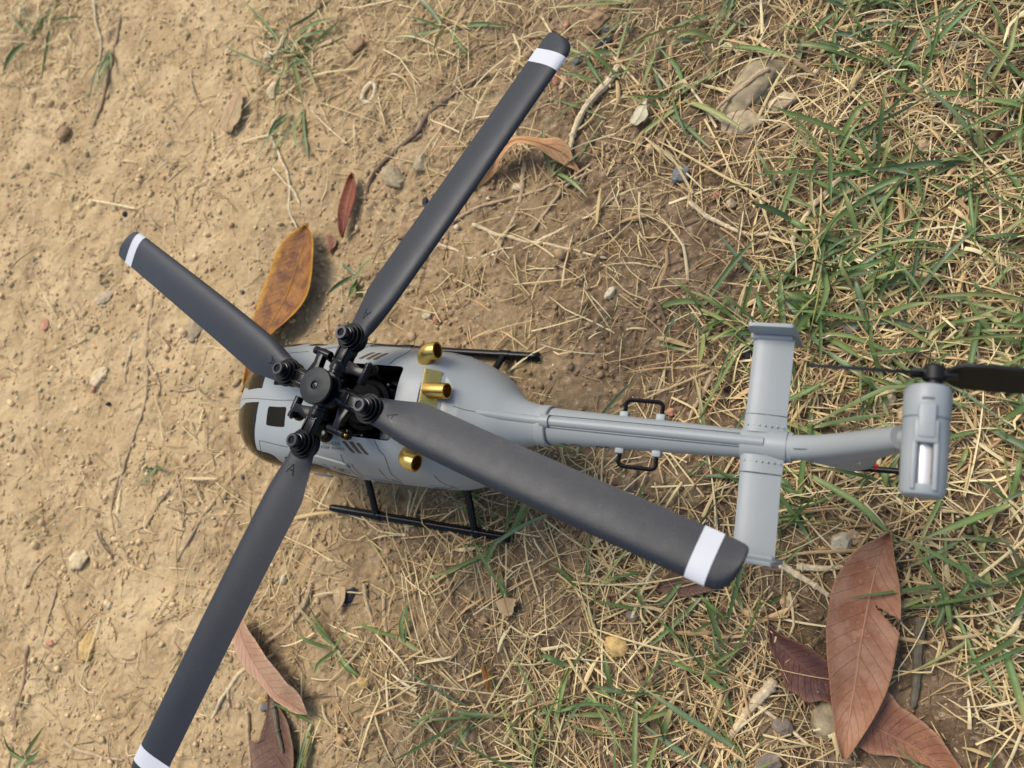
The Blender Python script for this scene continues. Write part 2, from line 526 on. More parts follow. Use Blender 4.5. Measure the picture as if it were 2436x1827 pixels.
# exhausts: a gold plate with two pipes in the rear notch, and one elbow on each shoulder
MP = Matrix.Translation((27.55, 0, 71.35)) @ Matrix.Rotation(math.radians(36), 4, 'Y')   # the plate lies on the sloping rear of the cowling
pl = part('exhaust_plate', prism(round_poly([(-2.7, -11.4), (2.7, -11.4), (2.7, 11.4), (-2.7, 11.4)], 0.06, 4), -0.9, 0.45, 0.15), MAT_GOLD, heli, mtx=MP)
for y in (-10.4, -1.4, 1.4, 10.4):
    for xx in (-2.0, 2.0):
        part('rivet', lathe([(0.34, 0), (0.30, 0.2), (0, 0.3)], 8, (xx, y, 0.45)), MAT_GOLD, pl, mtx=MP)
for s in (-1, 1):
    part('exhaust_pipe', sweep([(25.6, s * 5.0, 70.4), (27.5, s * 5.0, 71.0), (29.5, s * 5.05, 71.5), (32, s * 5.1, 71.9), (34.0, s * 5.1, 72.2)],
                               [2.75, 2.6, 2.5, 2.42, 2.4], 28, True, 2.05), MAT_GOLD, pl)
    base = Vector((22.8, s * 13.6, 67.2))
    pth = catmull([(22.6, s * 12.6, 65.6), (22.9, s * 14.4, 68.4), (23.7, s * 15.9, 70.7), (25.4, s * 16.9, 71.9), (28.2, s * 17.3, 72.2)], 5)
    part('exhaust_elbow', sweep(pth, [2.75] * len(pth), 28, True, 2.25), MAT_GOLD, heli)
    d = Vector((0.12, s * 0.56, 0.82)).normalized()
    part('elbow_collar', lathe([(3.05, -0.6), (3.7, -0.6), (3.75, 0.1), (3.5, 0.35), (3.05, 0.1)], 28, (23.0, s * 14.7, 68.5), d), MAT_GREY, heli)
    part('elbow_gap', lathe([(3.06, -0.4), (3.06, 0.05), (2.6, 0.06)], 28, (23.0, s * 14.7, 68.5), d), MAT_DARK, heli)

# ---- tail boom
bo = []
for i in range(40):
    t = i / 39
    bo.append((60.5 + t * 69.5, 0, 56.8 + t * 3.4))
br = [5.55 - 2.1 * (i / 39) for i in range(40)]
boom = part('tail_boom', sweep(bo, br, 32), MAT_GREY, heli)
part('boom_collar', lathe([(5.2, 0), (6.05, 0.0), (6.2, 0.5), (6.2, 3.1), (5.95, 3.4), (5.3, 3.4)], 36, (59.4, 0, 56.75), (1, 0, 0.049)), MAT_GREY, boom)
part('collar_groove', lathe([(5.4, 0), (5.68, 0), (5.68, 0.35), (5.4, 0.35)], 36, (62.82, 0, 56.91), (1, 0, 0.049)), MAT_GROOVE, boom)
def boom_pt(x, a, extra=0.0):
    t = (x - 60.5) / 69.5
    r = 5.55 - 2.1 * t + extra
    return Vector((x, r * math.sin(a), 56.8 + 3.4 * t + r * math.cos(a)))
A0 = 0.10
part('drive_shaft_cover', sweep([(x, 0.5, float(_pchip(_ST[:, 0], _ST[:, 2], np.array(x))) - 0.75) for x in (41, 45, 49, 53, 57, 61)] + [boom_pt(x, A0, -0.35) for x in np.linspace(64, 124, 26)], [0.7, 1.2] + [1.45] * 30, 14), MAT_GREY, boom)
for da in (-0.33, 0.33):
    part('cover_seam', sweep([boom_pt(x, A0 + da * (1 + (x - 60) / 120), 0.0) for x in np.linspace(64, 124, 30)], 0.16, 6), MAT_GROOVE, boom)
part('cover_clip', lathe([(1.4, 0), (2.0, 0), (2.0, 2.6), (1.4, 2.6)], 18, tuple(boom_pt(61.2, A0, -0.3)), (1, 0, 0.02)), MAT_GREY, boom)
for s in (-1, 1):
    for x in (84.9, 95.6):
        c = boom_pt(x, s * 1.57, 0)
        part('handle_boss', box(x - 1.3, x + 1.3, min(s * 3.6, s * 6.1), max(s * 3.6, s * 6.1), c.z - 1.2, c.z + 1.2, 0.35), MAT_GREY, boom)
    zz = boom_pt(90, 1.57).z
    pth = [(85.0, s * 5.0, zz)] + [tuple(v) for v in catmull([(85.0, s * 7.2, zz), (85.0, s * 8.6, zz), (86.0, s * 9.5, zz), (88, s * 9.6, zz), (92.5, s * 9.6, zz), (94.6, s * 9.5, zz), (95.6, s * 8.6, zz), (95.6, s * 7.2, zz)], 4)] + [(95.6, s * 5.0, zz)]
    part('side_handle', sweep(pth, 0.62, 10), MAT_SKID, boom)
TB = text_mesh('BO-105', 5.0)
part('boom_lettering', ([tuple(boom_pt(74.5 + x, -1.62 + y / 5.4, 0.05)) for x, y, z in TB[0]], TB[1]), MAT_PRINT, boom)

# ---- stabiliser with end plates
stab = part('stabiliser_root', join(lathe([(3.3, 0), (4.25, 0), (4.35, 0.3), (4.15, 11.4), (3.6, 11.8)], 32, (118.2, 0, 59.6), (1, 0, 0.049)),
                                    lathe([(3.3, 0), (3.95, 0), (3.95, 1.0), (3.3, 1.0)], 32, (129.9, 0, 60.2), (1, 0, 0.049))), MAT_GREY, heli)
def wing(y0, y1, c0, c1, th, z0, z1, xa0, xa1, n=10):
    V, F = [], []
    prof = [(1.0, 0.02), (0.8, 0.22), (0.55, 0.42), (0.3, 0.5), (0.12, 0.4), (0.03, 0.2), (0.0, 0.0),
            (0.03, -0.18), (0.12, -0.3), (0.4, -0.36), (0.8, -0.16), (1.0, -0.02)]
    m = len(prof)
    for i in range(n + 1):
        t = i / n
        y = y0 + (y1 - y0) * t; xa = xa0 + (xa1 - xa0) * t; c = c0 + (c1 - c0) * t; z = z0 + (z1 - z0) * t
        V += [(xa + u * c, y, z + w * th) for u, w in prof]
    for i in range(n):
        for k in range(m):
            F.append((i * m + k, i * m + (k + 1) % m, (i + 1) * m + (k + 1) % m, (i + 1) * m + k))
    F.append(tuple(range(m))); F.append(tuple(range(n * m, n * m + m)))
    return V, F
for s in (-1, 1):
    st = part('stabiliser', wing(s * 3.2, s * 29.2, 10.3, 10.3, 2.0, 61.9, 62.1, 118.6, 118.9), MAT_GREY, heli)
    part('root_sleeve', wing(s * 3.0, s * 7.6, 10.8, 10.6, 2.7, 61.9, 61.95, 118.35, 118.5, 4), MAT_GREY, st)
    part('rivet_row', join(*[lathe([(0.3, 0), (0.25, 0.15), (0, 0.24)], 8, (119.6 + k * 1.45, s * 4.7, 62.95 + (0.35 if 1 < k < 5 else 0.1))) for k in range(7)]), MAT_GREY, st)
    part('root_seam', sweep([(118.6, s * 7.65, 62.1), (120, s * 7.65, 63.0), (122, s * 7.65, 63.25), (125, s * 7.65, 62.9), (129, s * 7.65, 62.1)], 0.14, 6), MAT_GROOVE, st)
    # end plate: a small upright fin, leaning outwards, with a fillet onto the stabiliser
    ol = [(117.9, 69.2), (128.9, 68.9), (129.4, 67.6), (130.9, 56.0), (129.8, 54.6), (124.5, 54.4), (120.0, 59.5), (117.6, 66.5)]
    V, F = prism(round_poly(ol, 0.15, 3), -0.55, 0.55, 0.2, axis='y')
    V = [(x, s * 29.6 + y + s * (z - 62) * 0.09, z) for x, y, z in V]
    part('end_plate', (V, F), MAT_GREY, st)
    part('fillet', sweep([(118.2, s * 28.9, 62.6), (122, s * 28.8, 63.0), (128.6, s * 28.9, 62.3)], 0.95, 10), MAT_GREY, st)
part('navigation_lamp', lathe([(0.9, 0), (0.85, 0.7), (0.5, 1.1), (0, 1.25)], 14, (119.4, -29.6, 61.0), (-0.4, -1, 0)), MAT_RED, heli)

# ---- fin, tail motor pod, tail rotor
def fin():
    # swept blade-like fin in the x-z plane, rounded in section
    rows = [  # z, x_front, x_rear, half thickness
        (33.5, 143.5, 148.5, 0.7), (36, 141.0, 149.5, 1.1), (42, 136.5, 150.0, 1.5), (48, 132.0, 150.5, 1.8), (54, 129.5, 151.0, 2.3), (57.5, 129.0, 151.3, 3.0),
        (61, 129.2, 152.0, 3.35), (64.2, 131.5, 153.0, 3.0), (69, 136.5, 154.5, 2.6), (75, 142.0, 157.0, 2.5), (82, 147.5, 160.0, 2.5), (89, 152.5, 162.0, 2.5), (92, 154.5, 162.3, 2.4)]
    V, F = [], []
    m = 20
    for z, a, b, h in rows:
        for k in range(m):
            w = 2 * math.pi * k / m
            c = math.cos(w)
            V.append((a + (b - a) * (1 - c) / 2, h * math.sin(w) * (1 if c > 0 else (1 + 0.55 * c)), z))
    for i in range(len(rows) - 1):
        for k in range(m):
            F.append((i * m + k, i * m + (k + 1) % m, (i + 1) * m + (k + 1) % m, (i + 1) * m + k))
    F.append(tuple(range(m))[::-1]); F.append(tuple(range((len(rows) - 1) * m, len(rows) * m)))
    return V, F
fn = part('tail_fin', fin(), MAT_GREY, heli, 50)
part('fin_spine', sweep(catmull([(128.5, 0, 60.1), (133.5, 0, 62.6), (139, 0, 68.0), (146, 0, 77.5), (154, 0, 89.5)], 6), [3.4 - 0.035 * k for k in range(25)], 24), MAT_GREY, fn)
part('fin_seam', sweep([(131.5, -0.9, 65.0), (136, -1.1, 68.3), (141, -1.1, 73.6)], 0.15, 6), MAT_GROOVE, fn)
FT = text_mesh('BO 105', 2.2)
part('fin_lettering', ([(138.5 + x, -2.95 + (y - 0.0) * 0.05, 58.0 + y) for x, y, z in FT[0]], FT[1]), MAT_PRINT, fn)
part('fin_screw', lathe([(0.55, 0), (0.5, 0.25), (0, 0.4)], 12, (146.5, -2.5, 63.5), (0, -1, 0.25)), MAT_STEEL, fn)
part('tail_lamp', lathe([(0.8, 0), (0.75, 0.7), (0, 1.1)], 12, (150.5, -0.6, 47.0), (1, -0.3, 0.2)), MAT_RED, fn)
part('tail_bumper', sweep([(146.5, 0, 36), (152, 0, 37), (160, 0, 38.5), (166, 0, 40.5)], 0.85, 12), MAT_SKID, heli)

pod = part('tail_motor_pod', lathe([(0, -12.4), (3.2, -12.4), (3.9, -12.1), (4.25, -11.3), (4.35, -4), (4.35, 3.6), (4.5, 3.9), (4.5, 9.4), (4.2, 10.3), (2.6, 10.8), (0, 10.8)], 40, (158.3, 0, 92.6), (0, 1, 0)), MAT_GREY, heli)
boolean_cut(pod, [(box(156.75, 159.45, -10.2, -1.1, 94.2, 99, 0.0), MAT_DARK)])
part('pod_rib', join(box(156.5, 159.7, -1.0, 6.2, 95.9, 97.75, 0.45), box(155.9, 160.3, -2.0, 2.8, 95.8, 97.35, 0.4)), MAT_GREY, pod)
part('pod_rim', join(box(155.7, 156.6, -11.4, -0.8, 95.4, 97.0, 0.3), box(159.6, 160.5, -11.4, -0.8, 95.4, 97.0, 0.3)), MAT_GREY, pod)
part('pod_seam', lathe([(4.2, 0), (4.42, 0), (4.42, 0.25), (4.2, 0.25)], 40, (158.3, 3.45, 92.6), (0, 1, 0)), MAT_GROOVE, pod)
part('pod_slot', box(157.0, 159.2, 6.9, 7.4, 96.8, 97.14, 0.05), MAT_GROOVE, pod)
part('tail_motor', lathe([(0, -10.0), (2.9, -10.0), (2.95, -9.6), (2.95, -1.4), (0, -1.4)], 32, (158.1, 0, 92.3), (0, 1, 0)), MAT_MOTOR, pod)
tr = part('tail_rotor_hub', join(lathe([(1.5, 10.7), (1.5, 11.6), (2.2, 11.8), (2.2, 14.4), (1.6, 15.0), (0, 15.2)], 24, (159.2, 0, 93.4), (0, 1, 0)),
                                 box(154.7, 163.7, 12.3, 14.0, 91.9, 94.9, 0.5)), MAT_TAILBLADE, heli)
def tail_blade(sgn):
    p = math.radians(14.5) * sgn
    V, F = [], []
    st = [(2.0, 3.0), (3.5, 7.5), (5, 9.6), (10, 10.0), (15, 9.6), (20, 8.8), (23.5, 7.4), (24.6, 5.0)]
    for r, c in st:
        for u in (-0.5, 0.5):
            for h in (-0.4, 0.4):
                ch = u * c
                y = 13.2 + math.sin(p) * ch + math.cos(p) * h
                z = 93.4 + math.cos(p) * ch - math.sin(p) * h
                V.append((159.2 + sgn * r * 0.995, y, z - (r * 0.13 if sgn > 0 else -r * 0.05)))
    for i in range(len(st) - 1):
        a, b = i * 4, i * 4 + 4
        F += [(a, a + 1, b + 1, b), (a + 1, a + 3, b + 3, b + 1), (a + 3, a + 2, b + 2, b + 3), (a + 2, a, b, b + 2)]
    F += [(0, 2, 3, 1), (len(V) - 4, len(V) - 3, len(V) - 1, len(V) - 2)]
    return V, F
for sgn in (1, -1):
    part('tail_rotor_blade', tail_blade(sgn), MAT_TAILBLADE, tr)

# ---- landing gear
for s in (-1, 1):
    Y = s * 35.0
    sk = part('skid', sweep([(-50.9, Y, 3.1), (-50.2, Y, 2.7), (-48, Y, 2.3), (-44, Y, 2.05), (-30, Y, 2), (0, Y, 2), (30.2, Y, 2)],
                            [1.1, 1.45, 1.6, 1.65, 1.65, 1.65, 1.65], 18), MAT_SKID, heli)
    part('skid_end_cap', lathe([(1.6, 0), (1.95, 0.1), (1.95, 2.0), (1.6, 2.5), (0, 2.5)], 18, (29.2, Y, 2), (1, 0, 0)), MAT_SKID, sk)
    for x in (-28, 16.8):
        part('skid_sleeve', lathe([(1.6, -2.3), (1.95, -2.2), (1.95, 2.2), (1.6, 2.3)], 18, (x, Y, 2), (1, 0, 0)), MAT_SKID, sk)
    for x, yt, zt, lean in ((-28, 16.5, 18.0, 0.0), (16.8, 15.5, 19.5, 0.0)):
        P = catmull([(x + lean, s * yt, zt), (x, s * 20.5, 14.6), (x, s * 25.5, 10.0), (x, s * 30.5, 5.9), (x, s * 35.0, 2.4)], 6)
        part('skid_strut', sweep(P, 1.5, 14, flat=0.8), MAT_SKID, heli)
        part('strut_clamp', box(x - 2.6, x + 2.6, min(s * 13.5, s * 20.5), max(s * 13.5, s * 20.5), 15.6, 20.4, 0.7), MAT_GREY, heli)

# ---- main rotor
H, TX, TY, RB = 83.68, 0.041, -0.025, 17.42
AZ = [math.radians(74.83 + 90 * i) for i in range(4)]
LAG = [-0.224, -0.183, -0.040, 0.007]
def frame(origin, ang):
    u = Vector((math.cos(ang), math.sin(ang), TX * math.cos(ang) + TY * math.sin(ang))).normalized()
    n = Vector((-TX, -TY, 1)).normalized()
    v = n.cross(u).normalized()
    m = Matrix((u, v, n)).transposed().to_4x4()
    m.translation = origin
    return m
def plane_pt(x, y, dz=0.0):
    return Vector((x, y, H + TX * x + TY * y + dz))

BL = [  # u, leading v, trailing v, thickness
    (-3.9, -1.3, 1.3, 2.2), (-3.0, -2.9, 2.8, 2.3), (-1.0, -3.8, 3.8, 2.4), (1.5, -4.0, 4.4, 2.4), (4.0, -4.1, 4.9, 2.35), (7.0, -4.6, 5.6, 2.2),
    (11.0, -5.2, 6.6, 2.0), (14.6, -5.6, 7.6, 1.85), (17.0, -5.75, 7.75, 1.8), (24.0, -5.95, 7.6, 1.75), (40.0, -6.2, 7.2, 1.7), (60.0, -6.3, 6.9, 1.65),
    (80.0, -6.3, 6.6, 1.6), (95.0, -6.25, 6.45, 1.55), (100.4, -6.2, 6.4, 1.5), (105.3, -6.2, 6.3, 1.45), (107.2, -6.0, 6.25, 1.4), (108.7, -5.3, 6.2, 1.3),
    (109.8, -4.1, 6.1, 1.2), (110.6, -2.3, 5.9, 1.05), (111.1, 0.3, 5.5, 0.8), (111.3, 2.2, 4.6, 0.5)]
_bl = np.array(BL)
PROF = [(0.0, 0.0), (0.01, 0.22), (0.04, 0.46), (0.10, 0.74), (0.18, 0.92), (0.28, 1.0), (0.42, 0.96), (0.58, 0.78), (0.75, 0.50), (0.90, 0.22), (1.0, 0.05),
        (0.985, -0.08), (0.8, -0.16), (0.5, -0.20), (0.2, -0.22), (0.05, -0.16), (0.01, -0.08)]
def blade_sec(u, grow=0.0):
    le, te, th = [float(np.interp(u, _bl[:, 0], _bl[:, k])) for k in (1, 2, 3)]
    tw = math.radians(4.5) * min(1.0, max(0.0, (u - 2) / 14.0))          # built-in pitch, leading edge up
    droop = -0.00010 * max(0, u - 20) ** 2
    out = []
    for a, b in PROF:
        c = le - grow + (te - le + 2 * grow) * a
        z = th * (b - 0.45) + (grow if b > 0 else -grow) + droop - 0.5
        if u < 6:   # the root is a flat lug
            k = max(0.0, (u - 1.0) / 5.0) if u > 1 else 0.0
            zf = (0.55 if b > 0.05 else -0.9) * 1.0 - 0.15
            z = zf * (1 - k) + z * k
        out.append((u, c, z - c * math.sin(tw)))
    return out
def blade_mesh(us, grow=0.0):
    V, F = [], []
    m = len(PROF)
    for u in us: V += blade_sec(u, grow)
    for i in range(len(us) - 1):
        for k in range(m):
            F.append((i * m + k, i * m + (k + 1) % m, (i + 1) * m + (k + 1) % m, (i + 1) * m + k))
    F.append(tuple(range(m))[::-1]); F.append(tuple(range((len(us) - 1) * m, len(us) * m)))
    return V, F
US = [r[0] for r in BL]
US = sorted(set(US + list(np.linspace(20, 98, 14)) + [5.5, 9.0, 12.8, 103]))
def letter_a(cu, cv, size):
    """a raised A outline, apex towards the hub, following the blade's top face"""
    strokes = [((-0.5, 0.0), (0.5, -0.42)), ((-0.5, 0.0), (0.5, 0.42)), ((0.12, -0.26), (0.12, 0.26))]
    V, F = [], []
    def top(u, v):
        s = blade_sec(u)
        vs = [p[1] for p in s[:11]]; zs = [p[2] for p in s[:11]]
        return float(np.interp(v, vs, zs))
    for a, b in strokes:
        a, b = Vector(a) * size, Vector(b) * size
        t = (b - a).normalized(); nn = Vector((-t.y, t.x)) * 0.14
        n0 = len(V)
        for j in range(5):
            c = a + (b - a) * (j / 4)
            for q in (c - nn, c + nn):
                u, v = cu + q.x, cv + q.y
                V.append((u, v, top(u, v) + 0.07)); V.append((u, v, top(u, v) - 0.3))
        for j in range(4):
            k = n0 + j * 4
            F += [(k, k + 2, k + 6, k + 4), (k, k + 4, k + 5, k + 1), (k + 2, k + 3, k + 7, k + 6)]
        F += [(n0, n0 + 1, n0 + 3, n0 + 2), (n0 + 16, n0 + 18, n0 + 19, n0 + 17)]
    return V, F

rotor = part('rotor_shaft', lathe([(2.0, 52), (2.0, 79), (3.6, 79.2), (3.6, 80.4), (2.6, 80.6), (2.6, 88.2)], 24), MAT_HUB, heli)
part('rotor_hub', join(lathe([(4.4, -3.6), (5.6, -3.2), (5.8, -2.6), (5.8, 1.6), (5.2, 2.2), (3.4, 2.4), (3.2, 4.8)], 28, (0, 0, H)),
                       *[xform(sweep([(3, 0, -0.6), (8.2, 0, -0.6)], 2.75, 18), frame(plane_pt(0, 0), a)) for a in AZ]), MAT_HUB, rotor)
cap = part('hub_cap', lathe([(3.2, 4.6), (5.2, 5.0), (5.62, 5.7), (5.62, 6.25), (5.4, 6.5), (3.6, 6.75), (1.5, 6.95), (1.3, 6.9), (1.22, 6.3), (0, 6.3)], 48, (0, 0, H)), MAT_CAP, heli, 28)
part('cap_screw', join(lathe([(1.05, 6.2), (1.0, 6.62), (0.7, 6.75), (0, 6.8)], 20, (0, 0, H))), MAT_BOLT, cap)
part('screw_cross', xform(join(box(-0.62, 0.62, -0.14, 0.14, H + 6.70, H + 6.83), box(-0.14, 0.14, -0.62, 0.62, H + 6.705, H + 6.835)), Matrix.Rotation(0.5, 4, 'Z')), MAT_DARK, cap)

for i in range(4):
    a = AZ[i]
    MG = frame(plane_pt(0, 0), a)
    bx, by = RB * math.cos(a), RB * math.sin(a)
    # grip: root sleeve, hexagonal arm with ribs, round end lug above and below the blade
    oct_ = [(-3.05, -1.6), (-1.9, -2.7), (1.9, -2.7), (3.05, -1.6), (3.05, 0.6), (1.8, 1.7), (-1.8, 1.7), (-3.05, 0.6)]
    arm = prism(oct_, 8.6, 13.8, 0.25, axis='x')
    fork = prism([(-2.3, 0.6), (-1.9, 1.45), (1.9, 1.45), (2.3, 0.6)], 12.5, 17.0, 0.2, axis='x')
    fork2 = prism([(-2.4, -2.7), (2.4, -2.7), (2.2, -1.5), (-2.2, -1.5)], 12.5, 17.0, 0.2, axis='x')
    g = part('blade_grip', join(lathe([(3.0, 6.4), (3.15, 6.6), (3.15, 8.2), (2.6, 9.2)], 22, (0, 0, -0.6), (1, 0, 0)), arm, fork, fork2,
                                lathe([(3.6, -2.8), (4.0, -2.6), (4.0, -1.7), (3.7, -1.5)], 28, (RB, 0, 0))), MAT_HUB, heli, 28, mtx=MG)
    part('grip_rib', join(box(9.4, 15.2, -1.9, -1.35, 1.4, 2.05, 0.15), box(9.4, 15.2, 1.35, 1.9, 1.4, 2.05, 0.15), box(9.2, 9.75, -1.85, 1.85, 1.4, 2.0, 0.15)), MAT_HUB, g, mtx=MG)
    for r0, z0, z1 in ((4.55, 0.3, 1.2), (3.85, 1.1, 2.3), (3.15, 2.2, 3.3)):
        part('lug_ring', lathe([(r0, z0), (r0, z1 - 0.16), (r0 - 0.16, z1), (r0 - 0.42, z1), (r0 - 0.5, z1 - 0.14), (0, z1 - 0.14)], 36, (RB, 0, 0)), MAT_HUB, g, 28, mtx=MG)
    b_ = part('bolt', lathe([(2.3, 3.2), (2.3, 3.7), (2.05, 3.75), (2.08, 4.2), (2.08, 5.5), (1.9, 5.75), (1.25, 5.75), (1.15, 5.62), (1.12, 5.2), (0, 5.2)], 30, (RB, 0, 0)), MAT_BOLT, g, 28, mtx=MG)
    hexa = [(RB + 1.12 * math.cos(k * math.pi / 3 + .3), 1.12 * math.sin(k * math.pi / 3 + .3)) for k in range(6)]
    part('hex_socket', prism(hexa, 5.0, 5.32), MAT_DARK, b_, mtx=MG)
    # pitch arm with its ball link and the rod down to the swash plate
    arm_p = prism([(6.6, -1.5), (10.8, -1.5), (10.9, -3.2), (9.9, -6.5), (10.2, -9.6), (7.4, -9.6), (7.2, -6.5), (6.5, -3.4)], -1.9, 0.5, 0.3)
    pa = part('pitch_arm', arm_p, MAT_HUB, g, 28, mtx=MG)
    part('arm_pin', join(lathe([(1.25, -2.6), (1.35, -2.4), (1.35, 1.7), (1.15, 1.9), (1.15, 2.5), (1.3, 2.7), (1.3, 4.0), (1.0, 4.2), (0, 4.2)], 18, (8.0, -9.9, -0.7), (1, 0, 0))), MAT_HUB, pa, 28, mtx=MG)
    part('pin_tip', lathe([(0.55, 4.15), (0.55, 4.6), (0, 4.7)], 12, (8.0, -9.9, -0.7), (1, 0, 0)), MAT_GOLD if i == 3 else MAT_BOLT, pa, mtx=MG)
    part('pitch_link', sweep([(10.9, -9.9, -1.2), (10.4, -9.0, -6), (9.6, -7.5, -12)], 0.7, 8), MAT_HUB, g, mtx=MG)
    part('link_ball', lathe([(0, -1.9), (1.2, -1.5), (1.85, -0.6), (1.9, 0.5), (1.3, 1.5), (0, 1.9)], 18, (10.7, -9.6, -3.4)), MAT_HUB, g, mtx=MG)
    # the blade hangs on its bolt, folded back by its own lag
    MB_ = frame(plane_pt(bx, by), a + LAG[i])
    lab = ['rotor blade pointing to the upper right', 'rotor blade pointing to the upper left', 'rotor blade pointing down to the lower left', 'rotor blade crossing above the tail boom'][i]
    bl = part('rotor_blade', blade_mesh(US), MAT_BLADE, heli, 40, label=lab, mtx=MB_)
    part('white_stripe', blade_mesh([100.4, 102, 103.6, 105.2], 0.07), MAT_STRIPE, bl, 40, mtx=MB_)
    part('blade_letter', letter_a(8.3, 0.4, 3.1), MAT_HUB, bl, mtx=MB_)

# ---- swash plate, servos and links seen down in the opening
sw = part('swash_plate', lathe([(3, 60.5), (8.2, 60.5), (8.6, 61), (8.6, 63), (7.2, 63.6), (6.6, 65.0), (4, 65.4), (2.4, 65.6)], 32), MAT_DARK, heli)
for k in range(3):
    a = math.radians(40 + 120 * k)
    part('swash_ball', lathe([(0, -1), (0.7, -0.7), (1.0, 0), (0.7, 0.7), (0, 1)], 14, (10.6 * math.cos(a), 10.6 * math.sin(a), 64.3)), MAT_BOLT, sw)
    part('servo_link', sweep([(10.6 * math.cos(a), 10.6 * math.sin(a), 64), (11.0 * math.cos(a), 11.0 * math.sin(a), 56)], 0.8, 10), MAT_HUB, sw)
part('servo_arm', prism(round_poly([(12.2, -2.0), (15.4, -1.2), (15.6, 5.5), (12.6, 5.0)], 0.15, 3), 64.8, 66.2, 0.3), plastic('servo_grey', (0.10, 0.105, 0.11), 0.45), heli)
part('servo_case', box(6.5, 16.8, -10.8, -3.2, 52, 62.5, 0.5), MAT_HUB, heli)
part('servo_case', box(6.5, 16.8, 3.4, 10.6, 52, 62.0, 0.5), MAT_HUB, heli)
part('servo_bracket', prism([(13.0, -11.6), (16.9, -11.6), (16.9, -8.8), (14.2, -8.2)], 66, 71.5, 0.4), plastic('bracket_grey', (0.05, 0.052, 0.055), 0.45), heli)
for x, y, zz in ((13.6, 8.6, 64), (13, -7.0, 64)):
    part('servo_screw', lathe([(0.5, -2), (0.55, 0), (0.3, 0.3), (0, 0.35)], 12, (x, y, zz)), MAT_STEEL, heli)
part('front_link_ball', lathe([(0, -2.3), (1.5, -1.9), (2.3, -0.7), (2.3, 0.7), (1.5, 1.9), (0, 2.3)], 20, (-5.2, -12.6, 74.0)), MAT_HUB, heli)

# ------------------------------------------------------------------ ground height
def _hash(ix, iy, seed):
    h = (ix.astype(np.int64) * 374761393 + iy.astype(np.int64) * 668265263 + seed * 974634777) & 0xFFFFFFFF
    h = ((h ^ (h >> 13)) * 1274126177) & 0xFFFFFFFF
    return ((h ^ (h >> 16)) & 0xFFFF) / 65535.0
def perlin(x, y, seed=0):
    x0 = np.floor(x); y0 = np.floor(y)
    fx, fy = x - x0, y - y0
    u = fx * fx * fx * (fx * (fx * 6 - 15) + 10); v = fy * fy * fy * (fy * (fy * 6 - 15) + 10)
    def g(ix, iy, dx, dy):
        a = _hash(ix, iy, seed) * 2 * np.pi
        return np.cos(a) * dx + np.sin(a) * dy
    n00 = g(x0, y0, fx, fy); n10 = g(x0 + 1, y0, fx - 1, fy)
    n01 = g(x0, y0 + 1, fx, fy - 1); n11 = g(x0 + 1, y0 + 1, fx - 1, fy - 1)
    return ((n00 * (1 - u) + n10 * u) * (1 - v) + (n01 * (1 - u) + n11 * u) * v) * 1.4
def smooth(a, b, x):
    t = np.clip((x - a) / (b - a), 0, 1)
    return t * t * (3 - 2 * t)
def near_skid(x, y):
    d = np.minimum(np.abs(y - 35), np.abs(y + 35))
    dx = np.maximum(np.maximum(-55 - x, x - 36), 0)
    return np.exp(-(d / 9.0) ** 2 - (dx / 9.0) ** 2)
def g_low(x, y):
    """slow relief, mm"""
    h = 3.2 * perlin(x / 130, y / 130, 1) + 1.9 * perlin(x / 52, y / 52, 2) + 1.1 * perlin(x / 23, y / 23, 3)
    h = h * (1 - 0.8 * near_skid(x, y))
    return h - 1.3 + 0.6 * near_skid(x, y)
def g_full(x, y):
    rough = 0.75 + 0.65 * smooth(-160, 60, x + 40 * perlin(x / 90, y / 90, 11))
    wx = x + 2.0 * perlin(x / 9, y / 9, 21); wy = y + 2.0 * perlin(x / 9 + 7, y / 9, 22)
    m = (1.0 + 0.6 * smooth(0, -140, x)) * perlin(wx / 12, wy / 12, 4)
    b1 = 1.0 * (0.5 - np.abs(perlin(wx / 6.0, wy / 6.0, 5)) * 1.6)
    b2 = 0.85 * (0.45 - np.abs(perlin(wx / 3.1, wy / 3.1, 6)) * 1.5)
    patchy = smooth(-0.35, 0.45, perlin(x / 30, y / 30, 12))
    f = 0.34 * perlin(x / 2.3, y / 2.3, 7) + 0.25 * np.maximum(0, perlin(wx / 2.6, wy / 2.6, 9)) * 2.0
    crumbs = np.maximum(0, perlin(wx / 5.0 + 3, wy / 5.0, 8) - 0.2) * 1.5
    return g_low(x, y) + rough * (m + (b1 + b2) * (0.45 + 0.75 * patchy) + f + crumbs * (0.3 + patchy)) * (1 - 0.45 * near_skid(x, y))

